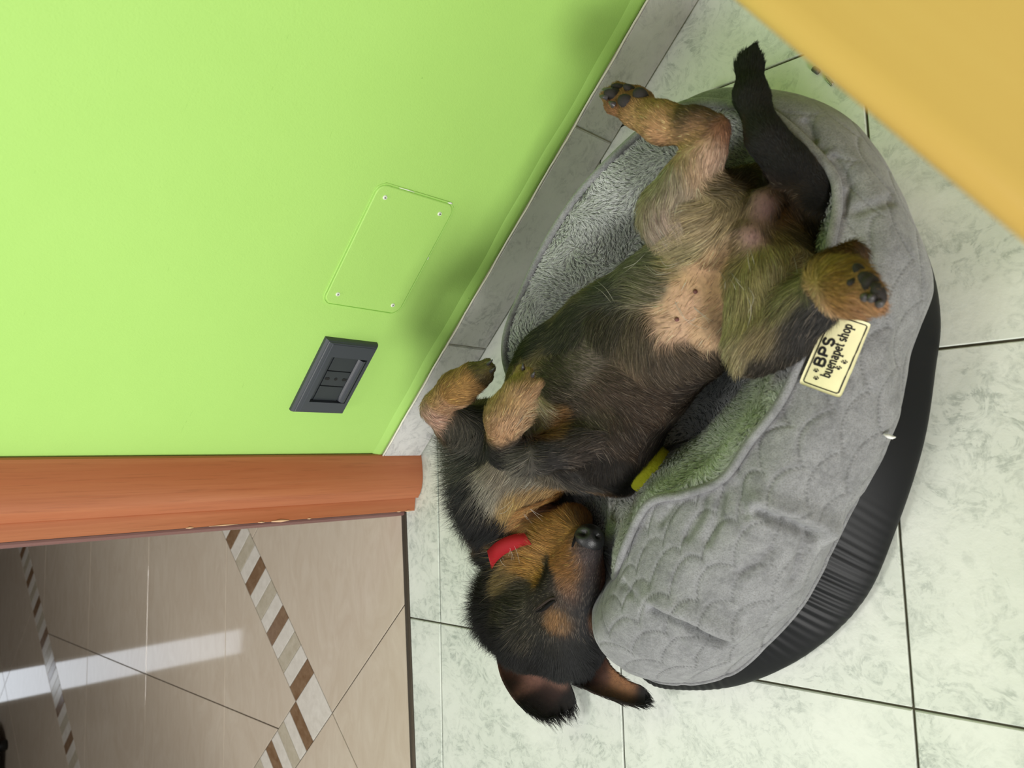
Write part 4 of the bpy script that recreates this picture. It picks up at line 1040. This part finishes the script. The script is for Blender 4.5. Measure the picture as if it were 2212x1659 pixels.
for (o, V, F) in ears:
    P, Nn, tr, _ = sample(V, F, 5200); D_, L_, C3 = ecomb(P); D_ -= Nn * np.sum(D_ * Nn, 1, keepdims=True); D_ /= np.linalg.norm(D_, axis=1, keepdims=True) + 1e-9
    strands('ear_fur', P, D_, Nn, L_ * rng.uniform(.5, 1.2, len(P)), np.clip(C3 * np.exp(rng.normal(size=(len(P), 1)) * .35), .004, .9), M_fur, o, 5, .00028, .2, .25, .03, .4, 500)
# long single hairs: pale guard hairs, whiskers, belly hairs
LH = [((1385,560),(1420,590),(1450,585)),((1330,660),(1310,630),(1290,615)),((1460,650),(1480,685),(1510,705)),((1500,665),(1530,690),(1545,700)),((1560,590),(1575,610),(1582,630)),((1577,585),(1590,605),(1600,620)),
      ((1618,535),(1622,550),(1628,565)),((1330,540),(1350,548),(1370,560)),((1400,545),(1380,570),(1360,580)),((1480,560),(1440,570),(1420,560)),((1600,610),(1620,650),(1615,690)),((1700,520),(1715,555),(1712,600)),((1720,530),(1740,550),(1745,590)),
      ((1095,1045),(1120,1030),(1150,1025)),((1080,1050),(1095,1040),(1105,1030)),((1120,1050),(1130,1055),(1135,1045)),((1060,1110),(1085,1105),(1100,1085)),((1030,1100),(1025,1115),(1030,1135)),((1150,895),(1165,905),(1175,930)),((1145,900),(1150,920),(1165,935)),
      ((1130,1080),(1150,1100),(1175,1115)),((1120,1100),(1135,1125),(1150,1140)),((1085,1175),(1100,1190),(1105,1205)),((1075,1190),(1085,1215),(1095,1230)),((1090,1150),(1110,1180),(1120,1210)),((1700,1),(1,1),(1,1))]
RP = []; RD = []
pp = []; 
for tri in LH[:-1]:
    hs_ = [hit(bvh_b, *q) for q in tri]
    if any(h is None for h in hs_) : continue
    if max(np.linalg.norm(hs_[0] - h) for h in hs_) > .06: continue
    for rep in range(2):
        o_ = rng.normal(size=3) * .0012; up = (CC - hs_[1]) / np.linalg.norm(CC - hs_[1])
        pp.append(catmull([hs_[0] + o_, hs_[1] + up * .010 + o_ * 2, hs_[2] + up * .010 + o_ * 3 + rng.normal(size=3) * .002], 4, False))
pp = np.array(pp); n_ = pp.shape[1]
hc = bpy.data.hair_curves.new('guard_hair'); hc.add_curves([n_] * len(pp)); hc.attributes['position'].data.foreach_set('vector', pp.reshape(-1).astype(np.float32))
ra = hc.attributes.new('radius', 'FLOAT', 'POINT'); ra.data.foreach_set('value', np.tile(np.linspace(.00022, .00008, n_), len(pp)).astype(np.float32))
ca_ = hc.attributes.new('strand_color', 'FLOAT_COLOR', 'CURVE'); ca_.data.foreach_set('color', np.tile([.62, .58, .50, 1], len(pp)).astype(np.float32))
na = hc.attributes.new('root_normal', 'FLOAT_VECTOR', 'CURVE'); na.data.foreach_set('vector', np.tile([.3, -.2, .93], len(pp)).astype(np.float32))
hc.materials.append(M_fur); go = bpy.data.objects.new('guard_hair', hc); col.objects.link(go); setp(go, body); go['kind'] = 'stuff'

# nose with nostrils
def blob(name, c_, axes, radii, mat, parent, dent=(), seg=(24, 16), rough=0):
    """ellipsoid about c_ with orthogonal axes; dents are (direction, angular radius, depth)"""
    bm = bmesh.new(); bmesh.ops.create_uvsphere(bm, u_segments=seg[0], v_segments=seg[1], radius=1)
    A = np.array(axes)
    for v in bm.verts:
        p = np.array(v.co); s_ = 1.0
        for d_, ar, dp in dent:
            d_ = np.array(d_) / np.linalg.norm(d_); a = math.acos(max(-1, min(1, p @ d_))); s_ -= dp * math.exp(-(a / ar) ** 2)
        if rough: s_ += rough * math.sin(p[0] * 9 + p[2] * 7) * math.sin(p[1] * 8)
        q = p * s_ * np.array(radii); v.co = Vector(c_ + A.T @ q)
    return from_bm(name, bm, mat, parent, True)
nc = at(1273, 1163, .111)
fw = at(1285, 1120, .125) - at(1266, 1230, .100); fw /= np.linalg.norm(fw)
vw = (CC - nc) / np.linalg.norm(CC - nc); sdv = np.cross(fw, vw); sdv /= np.linalg.norm(sdv); upn = np.cross(sdv, fw)
nose = blob('nose', nc, (sdv, fw, upn), (.0175, .0165, .0155), simple('black_wet_nose', srgb(34, 34, 36), .38, .5, bump=(700, .5, .0006)), dog,
            [((-.42, .78, .45), .24, .42), ((.55, .72, .42), .22, .40), ((-.75, .62, .25), .22, .2), ((0, .95, -.1), .12, .12)], (40, 28))
nose['label'] = 'dark grey moist nose with two nostrils'
# closed eye: lid slit and lids
M_lid = simple('dark_eyelid_skin', srgb(20, 18, 18), .8, .15)
sl_ = on_body([(1158,1322),(1170,1318),(1182,1309),(1192,1301),(1198,1297)], .0055); tube('eyelid', sl_, [.0006 + .0017 * math.sin(math.pi * i / (len(sl_) - 1)) for i in range(len(sl_))], M_lid, dog, 8)
l2 = on_body([(1155,1318),(1166,1310),(1178,1301),(1190,1293),(1199,1291)], .0045); tube('eyelid', l2, [.0005 + .0018 * math.sin(math.pi * i / (len(l2) - 1)) for i in range(len(l2))], simple('grey_brown_eyelid', srgb(58, 50, 46), .9, .1), dog, 8)
# mouth line beneath the nose
l3 = on_body([(1246,1150),(1241,1166),(1236,1182)], .001); tube('lip', l3, [.0008 + .0009 * math.sin(math.pi * i / (len(l3) - 1)) for i in range(len(l3))], M_lid, dog, 6)

# paw pads and claws
M_pad = simple('charcoal_paw_pad', srgb(46, 42, 42), .75, .3, bump=(900, .5, .0006)); M_claw = simple('dark_claw', srgb(64, 60, 62), .35, .5)
def pad(px, py, rx, ry, ang, z=None, th=.45):
    q = hit(bvh_b, px, py)
    if q is None: q = at(px, py, z or .21)
    k_ = np.linalg.norm(q - CC) / CF; vw = (CC - q) / np.linalg.norm(CC - q)
    a1 = CR @ np.array([math.cos(ang), -math.sin(ang), 0]); a2 = np.cross(vw, a1); a2 /= np.linalg.norm(a2); a1 = np.cross(a2, vw)
    blob('paw_pad', q - vw * .001, (a1, a2, vw), (rx * k_, ry * k_, min(rx, ry) * k_ * th + .002), M_pad, dog, (), (16, 10), .05)
def claw(p0, p1, h=.004, r=.0034):
    a = hit(bvh_b, *p0); b_ = None
    if a is None: return
    vw = (CC - a) / np.linalg.norm(CC - a); b = at(p1[0], p1[1], a[2] + .002); m_ = (a + b) / 2 + vw * .002
    pts = catmull([a, m_, b], 4, False); tube('claw', pts + vw * h, np.linspace(r, r * .3, len(pts)), M_claw, dog, 8)
for a in ((1326,203,21,12,.15), (1351,219,17,14,.5), (1384,206,18,14,.7), (1336,189,16,8,.2), (1361,192,16,8,.5)): pad(*a)
for a, b in (((1322,196),(1302,193)), ((1312,210),(1296,208)), ((1325,226),(1316,220)), ): claw(a, b)
for a in ((1877,606,24,15,.6), (1880,612,18,17,1.0), (1898,634,14,24,-.35), (1857,585,18,11,.9), (1842,609,12,8,-.3)): pad(*a)
for a, b in (((1868,642),(1871,636)), ((1882,644),(1886,638)), ((1900,655),(1906,652))): claw(a, b)
for a, b in (((1054,786),(1064,777)), ((1060,802),(1070,794)), ((1130,798),(1129,784)), ((1150,812),(1155,803))): claw(a, b, .0025, .0021)

for px, py in ((1502, 630), (1462, 690)):
    q = hit(bvh_b, px, py)
    if q is not None: blob('teat', q, np.eye(3), (.0022, .0022, .0024), simple('mauve_skin', srgb(110, 70, 66), .7), dog, (), (10, 8))

# red collar
def ring_around(c_list, lift):
    return catmull(c_list, 8, False)
n_ = min(len(cp), len(cq)); V = []; F = []; rs = lambda c_: np.array([[np.interp(t_, np.linspace(0, 1, len(c_)), c_[:, i]) for i in range(3)] for t_ in np.linspace(0, 1, n_)]); cp, cq = rs(cp), rs(cq)
mid = (cp + cq) / 2; nn = CC - mid; nn /= np.linalg.norm(nn, axis=1, keepdims=True)
for i in range(n_):
    V += [cp[i], cp[i] * .5 + cq[i] * .5 + nn[i] * .002, cq[i], cq[i] - nn[i] * .004, cp[i] - nn[i] * .004]
for i in range(n_ - 1):
    for j in range(5): F.append((i * 5 + j, i * 5 + (j + 1) % 5, (i + 1) * 5 + (j + 1) % 5, (i + 1) * 5 + j))
F += [(0, 1, 2, 3, 4), tuple((n_ - 1) * 5 + j for j in (4, 3, 2, 1, 0))]
co = mk('collar', V, F, simple('red_woven_nylon', srgb(150, 14, 24), .65, .3, bump=(1400, .4, .0008)), dog, True); co['label'] = 'red fabric collar'
